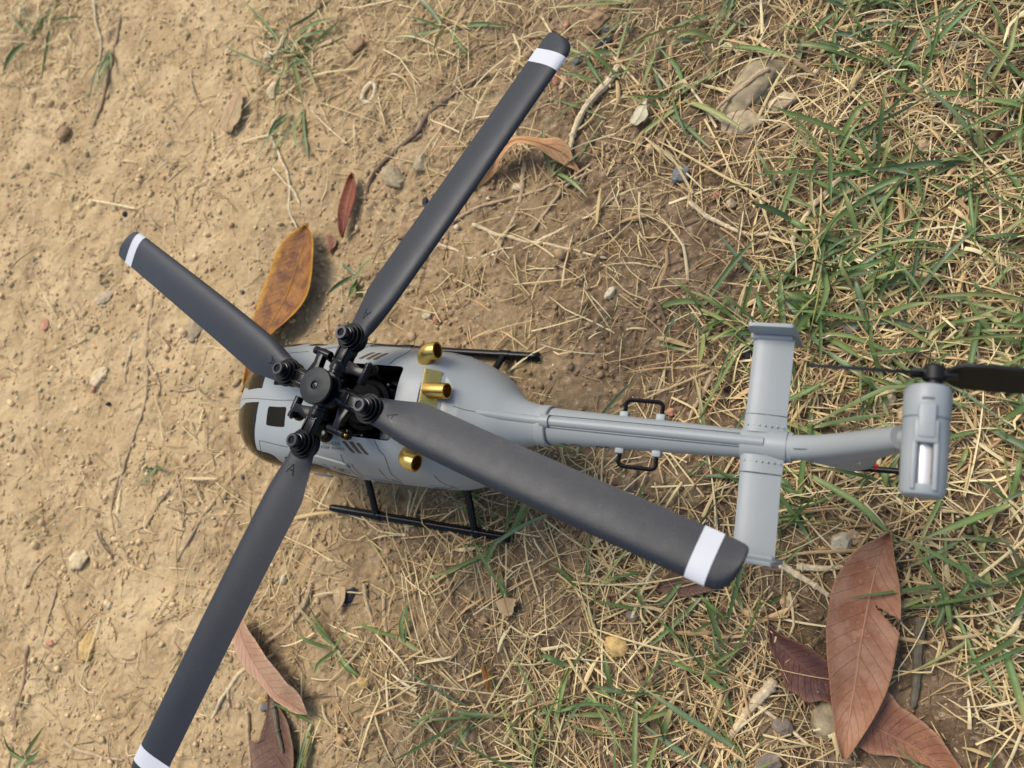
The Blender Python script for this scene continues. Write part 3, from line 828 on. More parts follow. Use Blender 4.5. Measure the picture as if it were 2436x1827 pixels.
def soil_material():
    m, nt, b = new_mat('soil')
    N, L = nt.nodes, nt.links
    tc = N.new('ShaderNodeTexCoord')
    sep = N.new('ShaderNodeSeparateXYZ'); lk(nt, tc.outputs['Object'], sep.inputs[0])
    def nz(scale, detail=5, rough=0.6, dist=0.0):
        n = N.new('ShaderNodeTexNoise'); n.inputs['Scale'].default_value = scale
        n.inputs['Detail'].default_value = detail; n.inputs['Roughness'].default_value = rough; n.inputs['Distortion'].default_value = dist
        lk(nt, tc.outputs['Object'], n.inputs['Vector']); return n.outputs['Fac']
    def mr(v, a, b_, c=0.0, d=1.0):
        r = N.new('ShaderNodeMapRange'); r.interpolation_type = 'SMOOTHSTEP'
        r.inputs['From Min'].default_value = a; r.inputs['From Max'].default_value = b_
        r.inputs['To Min'].default_value = c; r.inputs['To Max'].default_value = d
        lk(nt, v, r.inputs['Value']); return r.outputs[0]
    def mth(op, a, b_):
        n = N.new('ShaderNodeMath'); n.operation = op
        for k, v in ((0, a), (1, b_)):
            if isinstance(v, (int, float)): n.inputs[k].default_value = v
            else: lk(nt, v, n.inputs[k])
        return n.outputs[0]
    def mix(f, a, b_):
        n = N.new('ShaderNodeMix'); n.data_type = 'RGBA'
        lk(nt, f, n.inputs['Factor'])
        for k, v in (('A', a), ('B', b_)):
            if isinstance(v, tuple): n.inputs[k].default_value = v + (1,)
            else: lk(nt, v, n.inputs[k])
        return n.outputs['Result']
    # sandy subsoil on the trodden side, humus-brown where the turf stands
    xw = mth('ADD', sep.outputs['X'], mth('MULTIPLY', mth('SUBTRACT', nz(9.0, 4), 0.5), 0.22))
    side = mr(xw, -0.17, 0.12)
    sand = mix(mr(nz(26, 6), 0.3, 0.7), (0.42, 0.284, 0.134), (0.60, 0.435, 0.227))
    sand = mix(mr(nz(70, 6, 0.7), 0.48, 0.66, 0, 0.7), sand, (0.33, 0.225, 0.115))
    humus = mix(mr(nz(45, 6), 0.35, 0.68), (0.115, 0.072, 0.040), (0.26, 0.174, 0.100))
    c = mix(side, sand, humus)
    c = mix(mr(nz(330, 4, 0.65), 0.53, 0.70, 0, 0.55), c, (0.60, 0.46, 0.29))      # pale grains
    c = mix(mr(nz(240, 4, 0.65), 0.60, 0.76, 0, 0.40), c, (0.24, 0.16, 0.085))       # dark crumbs of soil
    c = mix(mr(nz(17, 5, 0.6), 0.60, 0.74, 0, 0.30), c, (0.36, 0.33, 0.15))         # a breath of green algae
    c = mix(mr(nz(1300, 3, 0.7), 0.60, 0.70, 0, 0.5), c, (0.68, 0.56, 0.40))
    c = mix(mr(nz(900, 3, 0.7), 0.64, 0.76, 0, 0.45), c, (0.20, 0.135, 0.08))
    lk(nt, c, b.inputs['Base Color'])
    b.inputs['Roughness'].default_value = 0.92
    b.inputs['Specular IOR Level'].default_value = 0.18
    h = mth('ADD', mth('MULTIPLY', nz(700, 5, 0.7), 0.6), mth('MULTIPLY', nz(2200, 4, 0.7), 0.4))
    bp = N.new('ShaderNodeBump'); bp.inputs['Strength'].default_value = 1.0; bp.inputs['Distance'].default_value = 0.0013
    lk(nt, h, bp.inputs['Height']); lk(nt, bp.outputs[0], b.inputs['Normal'])
    return m
MAT_SOIL = soil_material()

def axis_lines(a, b, d0, d1, far):
    xs = [a]
    while xs[-1] < b:
        t = (xs[-1] - a) / (b - a)
        xs.append(xs[-1] + d0 + (d1 - d0) * t)
    lo, hi, s = [], [], 4.0
    x = a
    while x > -far: x -= s; lo.append(x); s *= 1.5
    s, x = 4.0, xs[-1]
    while x < far: x += s; hi.append(x); s *= 1.5
    return np.array(lo[::-1] + xs + hi)

def build_ground():
    X = axis_lines(-430, 215, 1.05, 0.62, 40000)
    Y = axis_lines(-200, 285, 0.72, 0.85, 40000)
    nx, ny = len(X), len(Y)
    gx, gy = np.meshgrid(X, Y, indexing='ij')
    gz = g_full(gx.ravel(), gy.ravel())
    far = np.maximum(np.abs(gx.ravel() + 100) - 400, np.abs(gy.ravel() - 40) - 350)
    gz = np.where(far > 0, gz * np.exp(-np.clip(far, 0, 5000) / 400.0) - 1.3 * (1 - np.exp(-np.clip(far, 0, 5000) / 400.0)), gz)
    co = np.stack([gx.ravel(), gy.ravel(), gz], -1) * K
    idx = np.arange(nx * ny).reshape(nx, ny)
    f = np.stack([idx[:-1, :-1], idx[1:, :-1], idx[1:, 1:], idx[:-1, 1:]], -1).reshape(-1, 4)
    return fast_mesh('ground', co, f, MAT_SOIL)

def fast_mesh(name, co, faces, mat, colors=None, smooth=True):
    me = bpy.data.meshes.new(name)
    n, k = faces.shape
    me.vertices.add(len(co)); me.vertices.foreach_set('co', np.ascontiguousarray(co, np.float32).ravel())
    me.loops.add(n * k); me.loops.foreach_set('vertex_index', np.ascontiguousarray(faces, np.int32).ravel())
    me.polygons.add(n)
    me.polygons.foreach_set('loop_start', np.arange(0, n * k, k, dtype=np.int32))
    me.polygons.foreach_set('loop_total', np.full(n, k, np.int32))
    me.update(calc_edges=True)
    if smooth: me.polygons.foreach_set('use_smooth', np.ones(n, bool))
    if colors is not None:
        at = me.color_attributes.new('tone', 'FLOAT_COLOR', 'POINT')
        c4 = np.ones((len(co), 4), np.float32); c4[:, :3] = colors
        at.data.foreach_set('color', c4.ravel())
    me.materials.append(mat)
    o = bpy.data.objects.new(name, me)
    col.objects.link(o)
    return o

ground = build_ground()
ground['kind'] = 'structure'

# ------------------------------------------------------------------ litter materials (colour from a per-piece tone)
def tone_material(name, rough=0.7, trans=0.0, var=0.18, vscale=400, bump=0.4, spec=0.3, stripe=False):
    m, nt, b = new_mat(name)
    at = nt.nodes.new('ShaderNodeAttribute'); at.attribute_name = 'tone'
    n = noise_node(nt, vscale, 4)
    r = nt.nodes.new('ShaderNodeMapRange'); r.inputs['To Min'].default_value = 1 - var * 2; r.inputs['To Max'].default_value = 1 + var * 2
    lk(nt, n.outputs['Fac'], r.inputs['Value'])
    mu = nt.nodes.new('ShaderNodeVectorMath'); mu.operation = 'SCALE'
    lk(nt, at.outputs['Color'], mu.inputs[0]); lk(nt, r.outputs[0], mu.inputs['Scale'])
    lk(nt, mu.outputs[0], b.inputs['Base Color'])
    b.inputs['Roughness'].default_value = rough
    b.inputs['Specular IOR Level'].default_value = spec
    nb = noise_node(nt, vscale * 4, 3)
    bp = nt.nodes.new('ShaderNodeBump'); bp.inputs['Strength'].default_value = bump; bp.inputs['Distance'].default_value = 0.0003
    lk(nt, nb.outputs['Fac'], bp.inputs['Height']); lk(nt, bp.outputs[0], b.inputs['Normal'])
    if trans > 0:
        tr_ = nt.nodes.new('ShaderNodeBsdfTranslucent'); lk(nt, mu.outputs[0], tr_.inputs['Color'])
        mx = nt.nodes.new('ShaderNodeMixShader'); mx.inputs[0].default_value = trans
        out = nt.nodes['Material Output']
        lk(nt, b.outputs[0], mx.inputs[1]); lk(nt, tr_.outputs[0], mx.inputs[2]); lk(nt, mx.outputs[0], out.inputs['Surface'])
    return m
MAT_STRAW = tone_material('dry_straw', 0.62, 0.12, 0.16, 500)
MAT_GRASS = tone_material('green_blade', 0.45, 0.25, 0.14, 350, 0.25, 0.45)
MAT_STONE = tone_material('stone', 0.8, 0.0, 0.24, 260, 0.9, 0.3)
MAT_CRUMB = tone_material('soil_crumb', 0.92, 0.0, 0.15, 600, 0.12, 0.15)
MAT_TWIG = tone_material('twig_bark', 0.8, 0.0, 0.25, 450, 0.9, 0.25)

def strips(name, P, ang, length, width, curv, kink, kt, zoff, lift, rise, color, n=7, fold=0.25, kind='straw', mat=None, tipc=None, rollr=0.5):
    """many narrow leaf or straw strips as one mesh (arrays of equal length)"""
    N = len(P)
    t = np.linspace(0, 1, n)[None, :]
    head = ang[:, None] + curv[:, None] * t + kink[:, None] * smooth(0, 0.12, t - kt[:, None])
    st = (length / (n - 1))[:, None]
    dx = np.cos(head) * st; dy = np.sin(head) * st
    x = P[:, 0:1] + np.concatenate([np.zeros((N, 1)), np.cumsum(dx[:, :-1], 1)], 1)
    y = P[:, 1:2] + np.concatenate([np.zeros((N, 1)), np.cumsum(dy[:, :-1], 1)], 1)
    z = g_low(x, y) + zoff[:, None] + lift[:, None] * np.sin(np.pi * t) + rise[:, None] * t ** 1.4
    z = np.maximum(z, g_low(x, y) + 0.25)
    if kind == 'blade':
        prof = np.minimum(1.0, 0.55 + 2.2 * t) * np.clip((1 - t) * 2.6, 0.03, 1) ** 0.75
    elif kind == 'sheath':
        prof = (0.35 + 0.65 * np.sin(np.pi * np.clip(t * 0.9 + 0.1, 0, 1)))
    else:
        prof = np.clip(1.05 - 0.45 * t, 0.1, 1) * np.ones_like(t)
        prof = prof * np.where(t > 0.97, 0.5, 1.0)
    w = width[:, None] * prof / 2
    roll = rng.normal(0, rollr, N)[:, None] + (rng.normal(0, 0.5, N)[:, None]) * t
    sx, sy, sz = -np.sin(head) * np.cos(roll), np.cos(head) * np.cos(roll), np.sin(roll)
    ux, uy = np.sin(head) * np.sin(roll), -np.cos(head) * np.sin(roll)
    uz = np.cos(roll)
    f = fold * w * 2
    Lv = np.stack([x - sx * w, y - sy * w, z - sz * w], -1)
    Mv = np.stack([x - ux * f * (1 if kind == 'blade' else -1), y - uy * f * (1 if kind == 'blade' else -1), z - uz * f * (1 if kind == 'blade' else -1)], -1)
    Rv = np.stack([x + sx * w, y + sy * w, z + sz * w], -1)
    co = np.stack([Lv, Mv, Rv], 2)                        # N, n, 3, xyz
    base = (np.arange(N) * n * 3)[:, None, None]
    i = np.arange(n - 1)[None, :, None] * 3
    q = []
    for k in (0, 1):
        q.append(np.concatenate([base + i + k, base + i + k + 1, base + i + k + 4, base + i + k + 3], 2))
    faces = np.concatenate(q, 1).reshape(-1, 4)
    c = np.repeat(color[:, None, :], n, 1)
    if tipc is not None:
        wgt = np.clip((0.16 - t) / 0.16, 0, 1)[..., None] * 0.8
        c = c * (1 - wgt) + np.array(tipc)[None, None, :] * wgt
    c = np.repeat(c[:, :, None, :], 3, 2)
    if kind == 'blade':
        c[:, :, 1, :] = c[:, :, 1, :] * 1.25 + 0.012      # paler midrib
        yel = (rng.uniform(0, 1, N) < 0.35)[:, None] * np.clip((t - rng.uniform(0.3, 0.9, N)[:, None]) / 0.35, 0, 1)   # withered tips
        c = c * (1 - 0.8 * yel[..., None, None]) + np.array([0.46, 0.36, 0.15]) * 0.8 * yel[..., None, None]
    return fast_mesh(name, co.reshape(-1, 3) * K, faces, mat, c.reshape(-1, 3))

def blob_density(x, y, blobs):
    d = np.zeros_like(x)
    for (cx, cy), r, a in blobs:
        d = np.maximum(d, a * np.exp(-((x - cx) ** 2 + (y - cy) ** 2) / (2 * (r * 0.72) ** 2)))
    return d

STRAW_BLOBS = [((144.3,149.0), 75, 1.0), ((180.7,119.0), 60, 1.0), ((156.1,69.9), 60, 1.0), ((183.7,32.5), 50, 1.0), ((137.3,36.9), 38, .95), ((77.6,156.7), 45, .55), ((107.4,101.8), 42, .8),
               ((100.8,37.9), 26, .8), ((79.3,65.4), 26, .35), ((77.1,-49.9), 34, .9), ((120.6,-67.8), 48, .95), ((53.6,-85.9), 42, .72), ((182.8,-43.5), 48, .95), ((147.2,-5.3), 40, 1.0),
               ((30.0,-33.1), 30, .55), ((33.1,64.6), 40, .16), ((56.5,-25.8), 24, .8), ((-349.8,236.3), 45, .5), ((-130.4,186.0), 36, .45), ((-4.8,-99.2), 34, .5), ((-33.4,191.2), 60, .4),
               ((-136.1,-36.5), 50, .12), ((-161.5,-135.1), 80, .10), ((-67.2,-67.0), 40, .22), ((-11.1,76.3), 40, .12), ((71.9,126.7), 40, .5), ((10.0,142.1), 40, .2), ((-227.6,133.9), 110, .06), ((167.8,-26.4), 40, 1.0), ((-2.2,-43.3), 28, .4)]

CLEAR = [((98.1,146.3), 13), ((97.8,131.7), 9), ((112.3,137.9), 6), ((152.8,-49.7), 16), ((149.3,-36.6), 12), ((152.4,-63.3), 13), ((77.9,106.7), 13), ((91.0,83.7), 15), ((99.4,21.0), 9), ((165.3,-72.0), 14), ((135.0,-59.0), 11), ((144.6,-79.8), 11), ((180.3,-65.8), 13), ((175.2,-55.5), 9)]
def scatter(nmax, blobs, floor=0.0, gamma=1.0):
    x = rng.uniform(-425, 215, nmax); y = rng.uniform(-195, 280, nmax)
    d = blob_density(x, y, blobs) ** gamma + floor
    d = d * (0.55 + 0.9 * smooth(-0.4, 0.5, perlin(x / 16, y / 16, 31)))
    k = rng.uniform(0, 1, nmax) < d
    for (cx, cy), r in CLEAR:
        k &= ~(((x - cx) ** 2 + (y - cy) ** 2 < r * r) & (rng.uniform(0, 1, nmax) < (0.62 if r < 14 else 0.88)))
    return np.stack([x[k], y[k]], -1), d[k]

PAL = np.array([[0.62, 0.47, 0.23], [0.49, 0.35, 0.155], [0.69, 0.56, 0.31], [0.38, 0.25, 0.115], [0.52, 0.33, 0.155], [0.26, 0.17, 0.085], [0.57, 0.45, 0.22], [0.15, 0.10, 0.058]])
def tones(n, w):
    w = np.array(w, float); w /= w.sum()
    c = PAL[rng.choice(len(PAL), n, p=w)]
    return c * rng.uniform(0.8, 1.12, (n, 1))

# fine, short, half-decayed straw close to the soil
P, d = scatter(80000, STRAW_BLOBS, 0.018)
n = len(P)
st1 = strips('fine_dead_grass', P, rng.uniform(0, 6.283, n), rng.gamma(3.0, 2.6, n) + 2.5, rng.uniform(0.24, 0.66, n), rng.normal(0, 0.4, n), rng.normal(0, 0.45, n), rng.uniform(0.2, 0.8, n),
             rng.uniform(0.15, 0.9, n) + 0.5 * d, rng.uniform(0, 0.8, n), rng.normal(0, 0.5, n), tones(n, [3, 5, 1.5, 5, 3, 5, 2, 5]), 5, 0.3, 'straw', MAT_STRAW)
st1['kind'] = 'stuff'; st1['label'] = 'short decayed grass bits littering the soil'; st1['category'] = 'dead grass'
# longer bleached straw lying across the top
P, d = scatter(30000, STRAW_BLOBS, 0.004, 1.25)
n = len(P)
st2 = strips('straw', P, rng.uniform(0, 6.283, n), rng.gamma(2.6, 5.6, n) + 5, 0.32 + rng.gamma(1.6, 0.17, n), rng.normal(0, 0.25, n), rng.normal(0, 0.7, n) * (rng.uniform(0, 1, n) < 0.55), rng.uniform(0.2, 0.8, n),
             rng.uniform(0.5, 2.2, n) + 1.2 * d, rng.uniform(0, 2.2, n), rng.normal(0, 1.6, n), tones(n, [6, 5, 5, 3, 3, 1, 5, .6]), 8, 0.3, 'straw', MAT_STRAW)
st2['kind'] = 'stuff'; st2['label'] = 'bleached straw lying thick over the brown soil'; st2['category'] = 'straw'
# broad dead sheaths
P, d = scatter(1300, STRAW_BLOBS, 0.0, 1.4)
n = len(P)
st3 = strips('dead_leaf_sheath', P, rng.uniform(0, 6.283, n), rng.uniform(7, 20, n), rng.uniform(0.9, 2.0, n), rng.normal(0, 0.2, n), rng.normal(0, 0.3, n), rng.uniform(0.3, 0.7, n),
             rng.uniform(0.8, 2.6, n), rng.uniform(0, 1.6, n), rng.normal(0, 1.4, n), tones(n, [4, 5, 2, 4, 3, 3, 4, 1.5]), 7, 0.35, 'sheath', MAT_STRAW)
st3['kind'] = 'stuff'; st3['label'] = 'broad dead leaf sheaths among the straw'; st3['category'] = 'dead grass'

# ------------------------------------------------------------------ green grass
def grass_cols(n):
    g = np.array([[0.105, 0.165, 0.038], [0.140, 0.195, 0.052], [0.072, 0.122, 0.030], [0.220, 0.235, 0.070], [0.110, 0.160, 0.070]])
    return g[rng.choice(5, n, p=[.3, .25, .2, .12, .13])] * rng.uniform(0.75, 1.2, (n, 1))
def blades(name, cs, spread_, lmin=13, lmax=40):
    """cs: node positions; every node carries three to six blades"""
    Pn, An = [], []
    for c in cs:
        k = rng.integers(2, 6)
        a0 = rng.uniform(0, 6.283)
        for j in range(k):
            Pn.append((c[0] + rng.normal(0, 1.0), c[1] + rng.normal(0, 1.0))); An.append(a0 + j * rng.uniform(0.7, 2.4) + rng.normal(0, 0.3))
    P = np.array(Pn); n = len(P)
    Lh = rng.uniform(lmin, lmax, n) * rng.choice([0.55, 0.8, 1.0], n)
    return strips(name, P, np.array(An), Lh, rng.uniform(0.8, 2.1, n), rng.normal(0, 0.18, n), rng.normal(0, 0.30, n) * (rng.uniform(0, 1, n) < 0.35), rng.uniform(0.3, 0.7, n),
                  rng.uniform(1.0, 3.0, n), rng.uniform(0.5, 5.0, n), rng.normal(3.5, 4.5, n), grass_cols(n), 9, 0.30, 'blade', MAT_GRASS, (0.45, 0.42, 0.22), 0.55)
GRASS_BLOBS = [((124.8,162.8), 42, 40), ((163.6,141.4), 44, 46), ((181.3,102.3), 42, 38), ((182.7,62.5), 40, 32), ((127.8,83.4), 34, 26), ((151.6,100.1), 36, 26), ((88.5,155.4), 30, 15), ((60.8,141.9), 26, 6),
               ((158.9,44.5), 30, 18), ((184.4,10.9), 34, 26), ((134.2,39.9), 16, 8), ((113.6,52.2), 20, 8), ((182.0,-21.2), 34, 30), ((141.0,-13.5), 20, 8), ((61.1,-56.0), 28, 10), ((96.9,-67.2), 34, 17),
               ((113.3,-80.7), 34, 18), ((47.0,-78.0), 22, 6), ((74.9,-92.9), 30, 10), ((173.1,-36.2), 22, 16), ((115.7,-47.2), 18, 5), ((92.1,0.4), 14, 3), ((184.7,-62.2), 24, 8), ((46.0,179.9), 24, 5)]
cs = []
for (cx, cy), r, k in GRASS_BLOBS:
    for _ in range(int(k * 0.6 + 0.5)): cs.append((cx + rng.normal(0, r * 0.8), cy + rng.normal(0, r * 0.8)))
cs = [q for q in cs if all((q[0] - a[0]) ** 2 + (q[1] - a[1]) ** 2 > (r + 9) ** 2 for a, r in CLEAR)]
gr = blades('grass', cs, 1)
gr['kind'] = 'stuff'; gr['label'] = 'green grass growing through the straw'; gr['category'] = 'grass'

# ------------------------------------------------------------------ crumbs and fine gravel
def crumbs(nmax=52000):
    bm = bmesh.new(); bmesh.ops.create_icosphere(bm, subdivisions=1, radius=1.0)
    base = np.array([v.co[:] for v in bm.verts]); bm.verts.index_update()
    fc = np.array([[v.index for v in f.verts] for f in bm.faces]); bm.free()
    x = rng.uniform(-425, 215, nmax); y = rng.uniform(-195, 280, nmax)
    keep = rng.uniform(0, 1, nmax) < (0.25 + 0.75 * smooth(-0.2, 0.4, perlin(x / 26, y / 26, 41)))
    x, y = x[keep], y[keep]; n = len(x)
    r = np.minimum(rng.lognormal(-0.72, 0.55, n), 2.6)
    S = r[:, None] * rng.uniform(0.6, 1.3, (n, 3)); S[:, 2] *= 0.75
    a = rng.uniform(0, 6.283, n)
    v = base[None] * (1 + rng.uniform(-0.28, 0.28, (n, len(base), 1)))
    v = v * S[:, None, :]
    vx = v[..., 0] * np.cos(a)[:, None] - v[..., 1] * np.sin(a)[:, None]
    vy = v[..., 0] * np.sin(a)[:, None] + v[..., 1] * np.cos(a)[:, None]
    z0 = g_full(x, y) + r * 0.25
    co = np.stack([vx + x[:, None], vy + y[:, None], v[..., 2] + z0[:, None]], -1)
    faces = (fc[None] + (np.arange(n) * len(base))[:, None, None]).reshape(-1, 3)
    k = smooth(-170, 60, x)[:, None]
    c = np.array([[0.52, 0.37, 0.195]]) * (1 - k) + np.array([[0.27, 0.18, 0.10]]) * k
    c = c * rng.uniform(0.7, 1.25, (n, 1))
    odd = rng.uniform(0, 1, n)
    c[odd < 0.004] = np.array([0.12, 0.11, 0.10]); c[(odd > 0.05) & (odd < 0.075)] = np.array([0.45, 0.25, 0.14]); c[odd > 0.97] = np.array([0.55, 0.46, 0.30])
    return fast_mesh('soil_crumbs', co.reshape(-1, 3) * K, faces, MAT_CRUMB, np.repeat(c, len(base), 0), smooth=False)
cr = crumbs()
cr['kind'] = 'stuff'; cr['label'] = 'loose soil crumbs and grit strewn on the ground'; cr['category'] = 'grit'

# ------------------------------------------------------------------ fallen leaves
def leaf_material(name, c_main, c_alt, c_edge, c_vein, rough=0.5, spec=0.35, bscale=70):
    m, nt, b = new_mat(name)
    N = nt.nodes
    uv = N.new('ShaderNodeAttribute'); uv.attribute_name = 'along'
    sp = N.new('ShaderNodeSeparateXYZ'); lk(nt, uv.outputs['Vector'], sp.inputs[0])
    def mth(op, a, b_):
        n = N.new('ShaderNodeMath'); n.operation = op
        for k, v in ((0, a), (1, b_)):
            if isinstance(v, (int, float)): n.inputs[k].default_value = v
            else: lk(nt, v, n.inputs[k])
        return n.outputs[0]
    def mr(v, a, b_, c=0.0, d=1.0):
        r = N.new('ShaderNodeMapRange'); r.interpolation_type = 'SMOOTHSTEP'
        for k, q in (('From Min', a), ('From Max', b_), ('To Min', c), ('To Max', d)): r.inputs[k].default_value = q
        lk(nt, v, r.inputs['Value']); return r.outputs[0]
    def mix(f, a, b_):
        n = N.new('ShaderNodeMix'); n.data_type = 'RGBA'
        lk(nt, f, n.inputs['Factor'])
        for k, v in (('A', a), ('B', b_)):
            if isinstance(v, tuple): n.inputs[k].default_value = v + (1,)
            else: lk(nt, v, n.inputs[k])
        return n.outputs['Result']
    sabs = mth('ABSOLUTE', sp.outputs['Y'], 0.0)
    n1 = noise_node(nt, bscale, 6, 0.66).outputs['Fac']
    n2 = noise_node(nt, 420, 5, 0.65).outputs['Fac']
    c = mix(mr(n1, 0.36, 0.66), c_main, c_alt)
    edge = mth('ADD', sabs, mth('MULTIPLY', mth('SUBTRACT', n1, 0.5), 0.9))
    c = mix(mr(edge, 0.72, 1.0, 0, 0.85), c, c_edge)
    c = mix(mr(n2, 0.60, 0.74, 0, 0.5), c, tuple(v * 0.45 for v in c_main))
    n3 = noise_node(nt, 190, 5, 0.7).outputs['Fac']
    c = mix(mr(n3, 0.56, 0.74, 0, 0.55), c, tuple(min(1.0, v * 1.55) for v in c_main))
    c = mix(mr(noise_node(nt, 1100, 3, 0.7).outputs['Fac'], 0.66, 0.72, 0, 0.7), c, (0.62, 0.50, 0.36))
    # side veins: slanting, evenly spaced
    ph = mth('ADD', mth('MULTIPLY', sp.outputs['X'], 15.0), mth('MULTIPLY', sabs, -2.1))
    ph = mth('ADD', ph, mth('MULTIPLY', mth('SUBTRACT', noise_node(nt, 60, 3).outputs['Fac'], 0.5), 0.5))
    fr = mth('ABSOLUTE', mth('SUBTRACT', mth('FRACT', ph, 0.0), 0.5), 0.0)
    vein = mr(fr, 0.0, 0.055, 1.0, 0.0)
    rib = mr(sabs, 0.015, 0.05, 1.0, 0.0)
    v = mth('MAXIMUM', mth('MULTIPLY', vein, 0.45), rib)
    c = mix(mth('MULTIPLY', v, 0.6), c, c_vein)
    lk(nt, c, b.inputs['Base Color'])
    b.inputs['Roughness'].default_value = rough
    b.inputs['Specular IOR Level'].default_value = spec
    h = mth('ADD', mth('MULTIPLY', v, 0.8), mth('MULTIPLY', n2, 0.9))
    bp = N.new('ShaderNodeBump'); bp.inputs['Strength'].default_value = 0.9; bp.inputs['Distance'].default_value = 0.0006
    lk(nt, h, bp.inputs['Height']); lk(nt, bp.outputs[0], b.inputs['Normal'])
    tr_ = N.new('ShaderNodeBsdfTranslucent'); lk(nt, c, tr_.inputs['Color'])
    mx = N.new('ShaderNodeMixShader'); mx.inputs[0].default_value = 0.15
    lk(nt, b.outputs[0], mx.inputs[1]); lk(nt, tr_.outputs[0], mx.inputs[2]); lk(nt, mx.outputs[0], N['Material Output'].inputs['Surface'])
    return m

def resample(P, n):
    P = np.array([np.array(p, float) for p in P])
    s = np.concatenate([[0], np.cumsum(np.linalg.norm(np.diff(P[:, :2], axis=0), axis=1))])
    Q = np.array([[c for c in v] for v in catmull([tuple(p) for p in P], 8)])
    s = np.concatenate([[0], np.cumsum(np.linalg.norm(np.diff(Q[:, :2], axis=0), axis=1))])
    t = np.linspace(0, s[-1], n)
    return np.stack([np.interp(t, s, Q[:, k]) for k in range(Q.shape[1])], -1)

def leaf(name, label, L, M, Rr, mat, lift=2.0, curl=(0.0, 0.0), wave=0.6, n=60, m=22, tear=None, group=None, rib=True, ribtone=None, ragged=0.0, seed=1, free=False):
    """leaf from its left edge, midrib and right edge; curl lifts the two edges"""
    A, B, C_ = resample(L, n), resample(M, n), resample(Rr, n)
    if A.shape[1] == 2:
        pad = lambda q: np.concatenate([q, np.zeros((n, 1))], 1)
        A, B, C_ = pad(A), pad(B), pad(C_)
    t = np.linspace(0, 1, n)
    half = m // 2
    js = np.arange(-half, half + 1) / half
    ra = 1 + ragged * perlin(t * 9.0, np.full(n, seed * 3.1), 5)
    rc = 1 + ragged * perlin(t * 9.0, np.full(n, seed * 3.1 + 50), 6)
    S = np.broadcast_to(js[None, :, None], (n, len(js), 1))
    Q = B[:, None, :] + np.where(S < 0, (A - B)[:, None, :] * (-S) * ra[:, None, None], (C_ - B)[:, None, :] * S * rc[:, None, None])
    s2 = S[..., 0]
    Z = Q[..., 2] + lift + np.where(s2 < 0, curl[0], curl[1]) * s2 * s2 + g_low(Q[..., 0], Q[..., 1])
    Z = Z + wave * perlin(Q[..., 0] / 16.0, Q[..., 1] / 16.0, 60 + seed) * (0.4 + np.abs(s2))
    V = [tuple(v) for v in np.stack([Q[..., 0], Q[..., 1], Z], -1).reshape(-1, 3)]
    AL = np.stack([np.broadcast_to(t[:, None], s2.shape), s2, 0 * s2], -1).reshape(-1, 3)
    F = []
    w = 2 * half + 1
    for i in range(n - 1):
        for j in range(w - 1):
            if tear:
                tc, s0, wd, slope = tear
                s = ((j + 0.5) - half) / half; tt = (t[i] + t[i + 1]) / 2
                if s > s0 and abs(tt - (tc + slope * (s - s0))) < wd * (s - s0): continue
            F.append((i * w + j, i * w + j + 1, (i + 1) * w + j + 1, (i + 1) * w + j))
    me = bpy.data.meshes.new(name)
    me.from_pydata([tuple(c * K for c in v) for v in V], [], F)
    at = me.attributes.new('along', 'FLOAT_VECTOR', 'POINT')
    at.data.foreach_set('vector', np.array(AL, np.float32).ravel())
    me.materials.append(mat); me.shade_smooth()
    o = bpy.data.objects.new(name, me); col.objects.link(o)
    sol = o.modifiers.new('thickness', 'SOLIDIFY'); sol.thickness = 0.00028; sol.offset = -1
    o['label'] = label; o['category'] = 'leaf'
    if group: o['group'] = group
    if rib:
        pts = [V[i * w + half] for i in range(0, n, 2)]
        k = len(pts)
        vf = sweep([(p[0], p[1], p[2] + 0.05) for p in pts], [0.42 - 0.3 * abs(2 * i / (k - 1) - 1) ** 3 for i in range(k)], 6)
        part('midrib', vf, mat if ribtone is None else ribtone, o)
    return o
def lf_low(x, y):
    return g_low(np.array([x]), np.array([y]))[0]

LM_ORANGE = leaf_material('orange_leaf', (0.31, 0.125, 0.024), (0.125, 0.042, 0.015), (0.50, 0.25, 0.02), (0.46, 0.22, 0.03), 0.55, 0.25, 150)
LM_RUST = leaf_material('rust_leaf', (0.40, 0.21, 0.12), (0.27, 0.10, 0.045), (0.33, 0.155, 0.08), (0.50, 0.28, 0.15), 0.55, 0.24, 95)
LM_DARK = leaf_material('dark_red_leaf', (0.135, 0.050, 0.032), (0.085, 0.035, 0.028), (0.19, 0.085, 0.05), (0.20, 0.10, 0.06), 0.46, 0.32)
LM_RUST2 = leaf_material('rust_leaf_b', (0.31, 0.135, 0.065), (0.20, 0.075, 0.045), (0.36, 0.185, 0.10), (0.37, 0.19, 0.10), 0.48, 0.3)
LM_TAN = leaf_material('tan_leaf', (0.56, 0.31, 0.14), (0.50, 0.25, 0.10), (0.60, 0.35, 0.17), (0.30, 0.14, 0.06), 0.5, 0.35)
LM_PALE = leaf_material('pale_leaf', (0.44, 0.26, 0.155), (0.38, 0.205, 0.115), (0.47, 0.29, 0.175), (0.20, 0.10, 0.06), 0.55, 0.3)
LM_BROWN = leaf_material('brown_leaf', (0.155, 0.075, 0.040), (0.115, 0.055, 0.032), (0.20, 0.11, 0.06), (0.22, 0.12, 0.07), 0.5, 0.35)
LM_CARMINE = leaf_material('carmine_leaf', (0.26, 0.075, 0.030), (0.20, 0.055, 0.025), (0.20, 0.06, 0.03), (0.12, 0.035, 0.02), 0.48, 0.3)
LM_BARK = leaf_material('bark_flake', (0.50, 0.36, 0.19), (0.38, 0.24, 0.12), (0.48, 0.36, 0.22), (0.28, 0.18, 0.10), 0.8, 0.2)
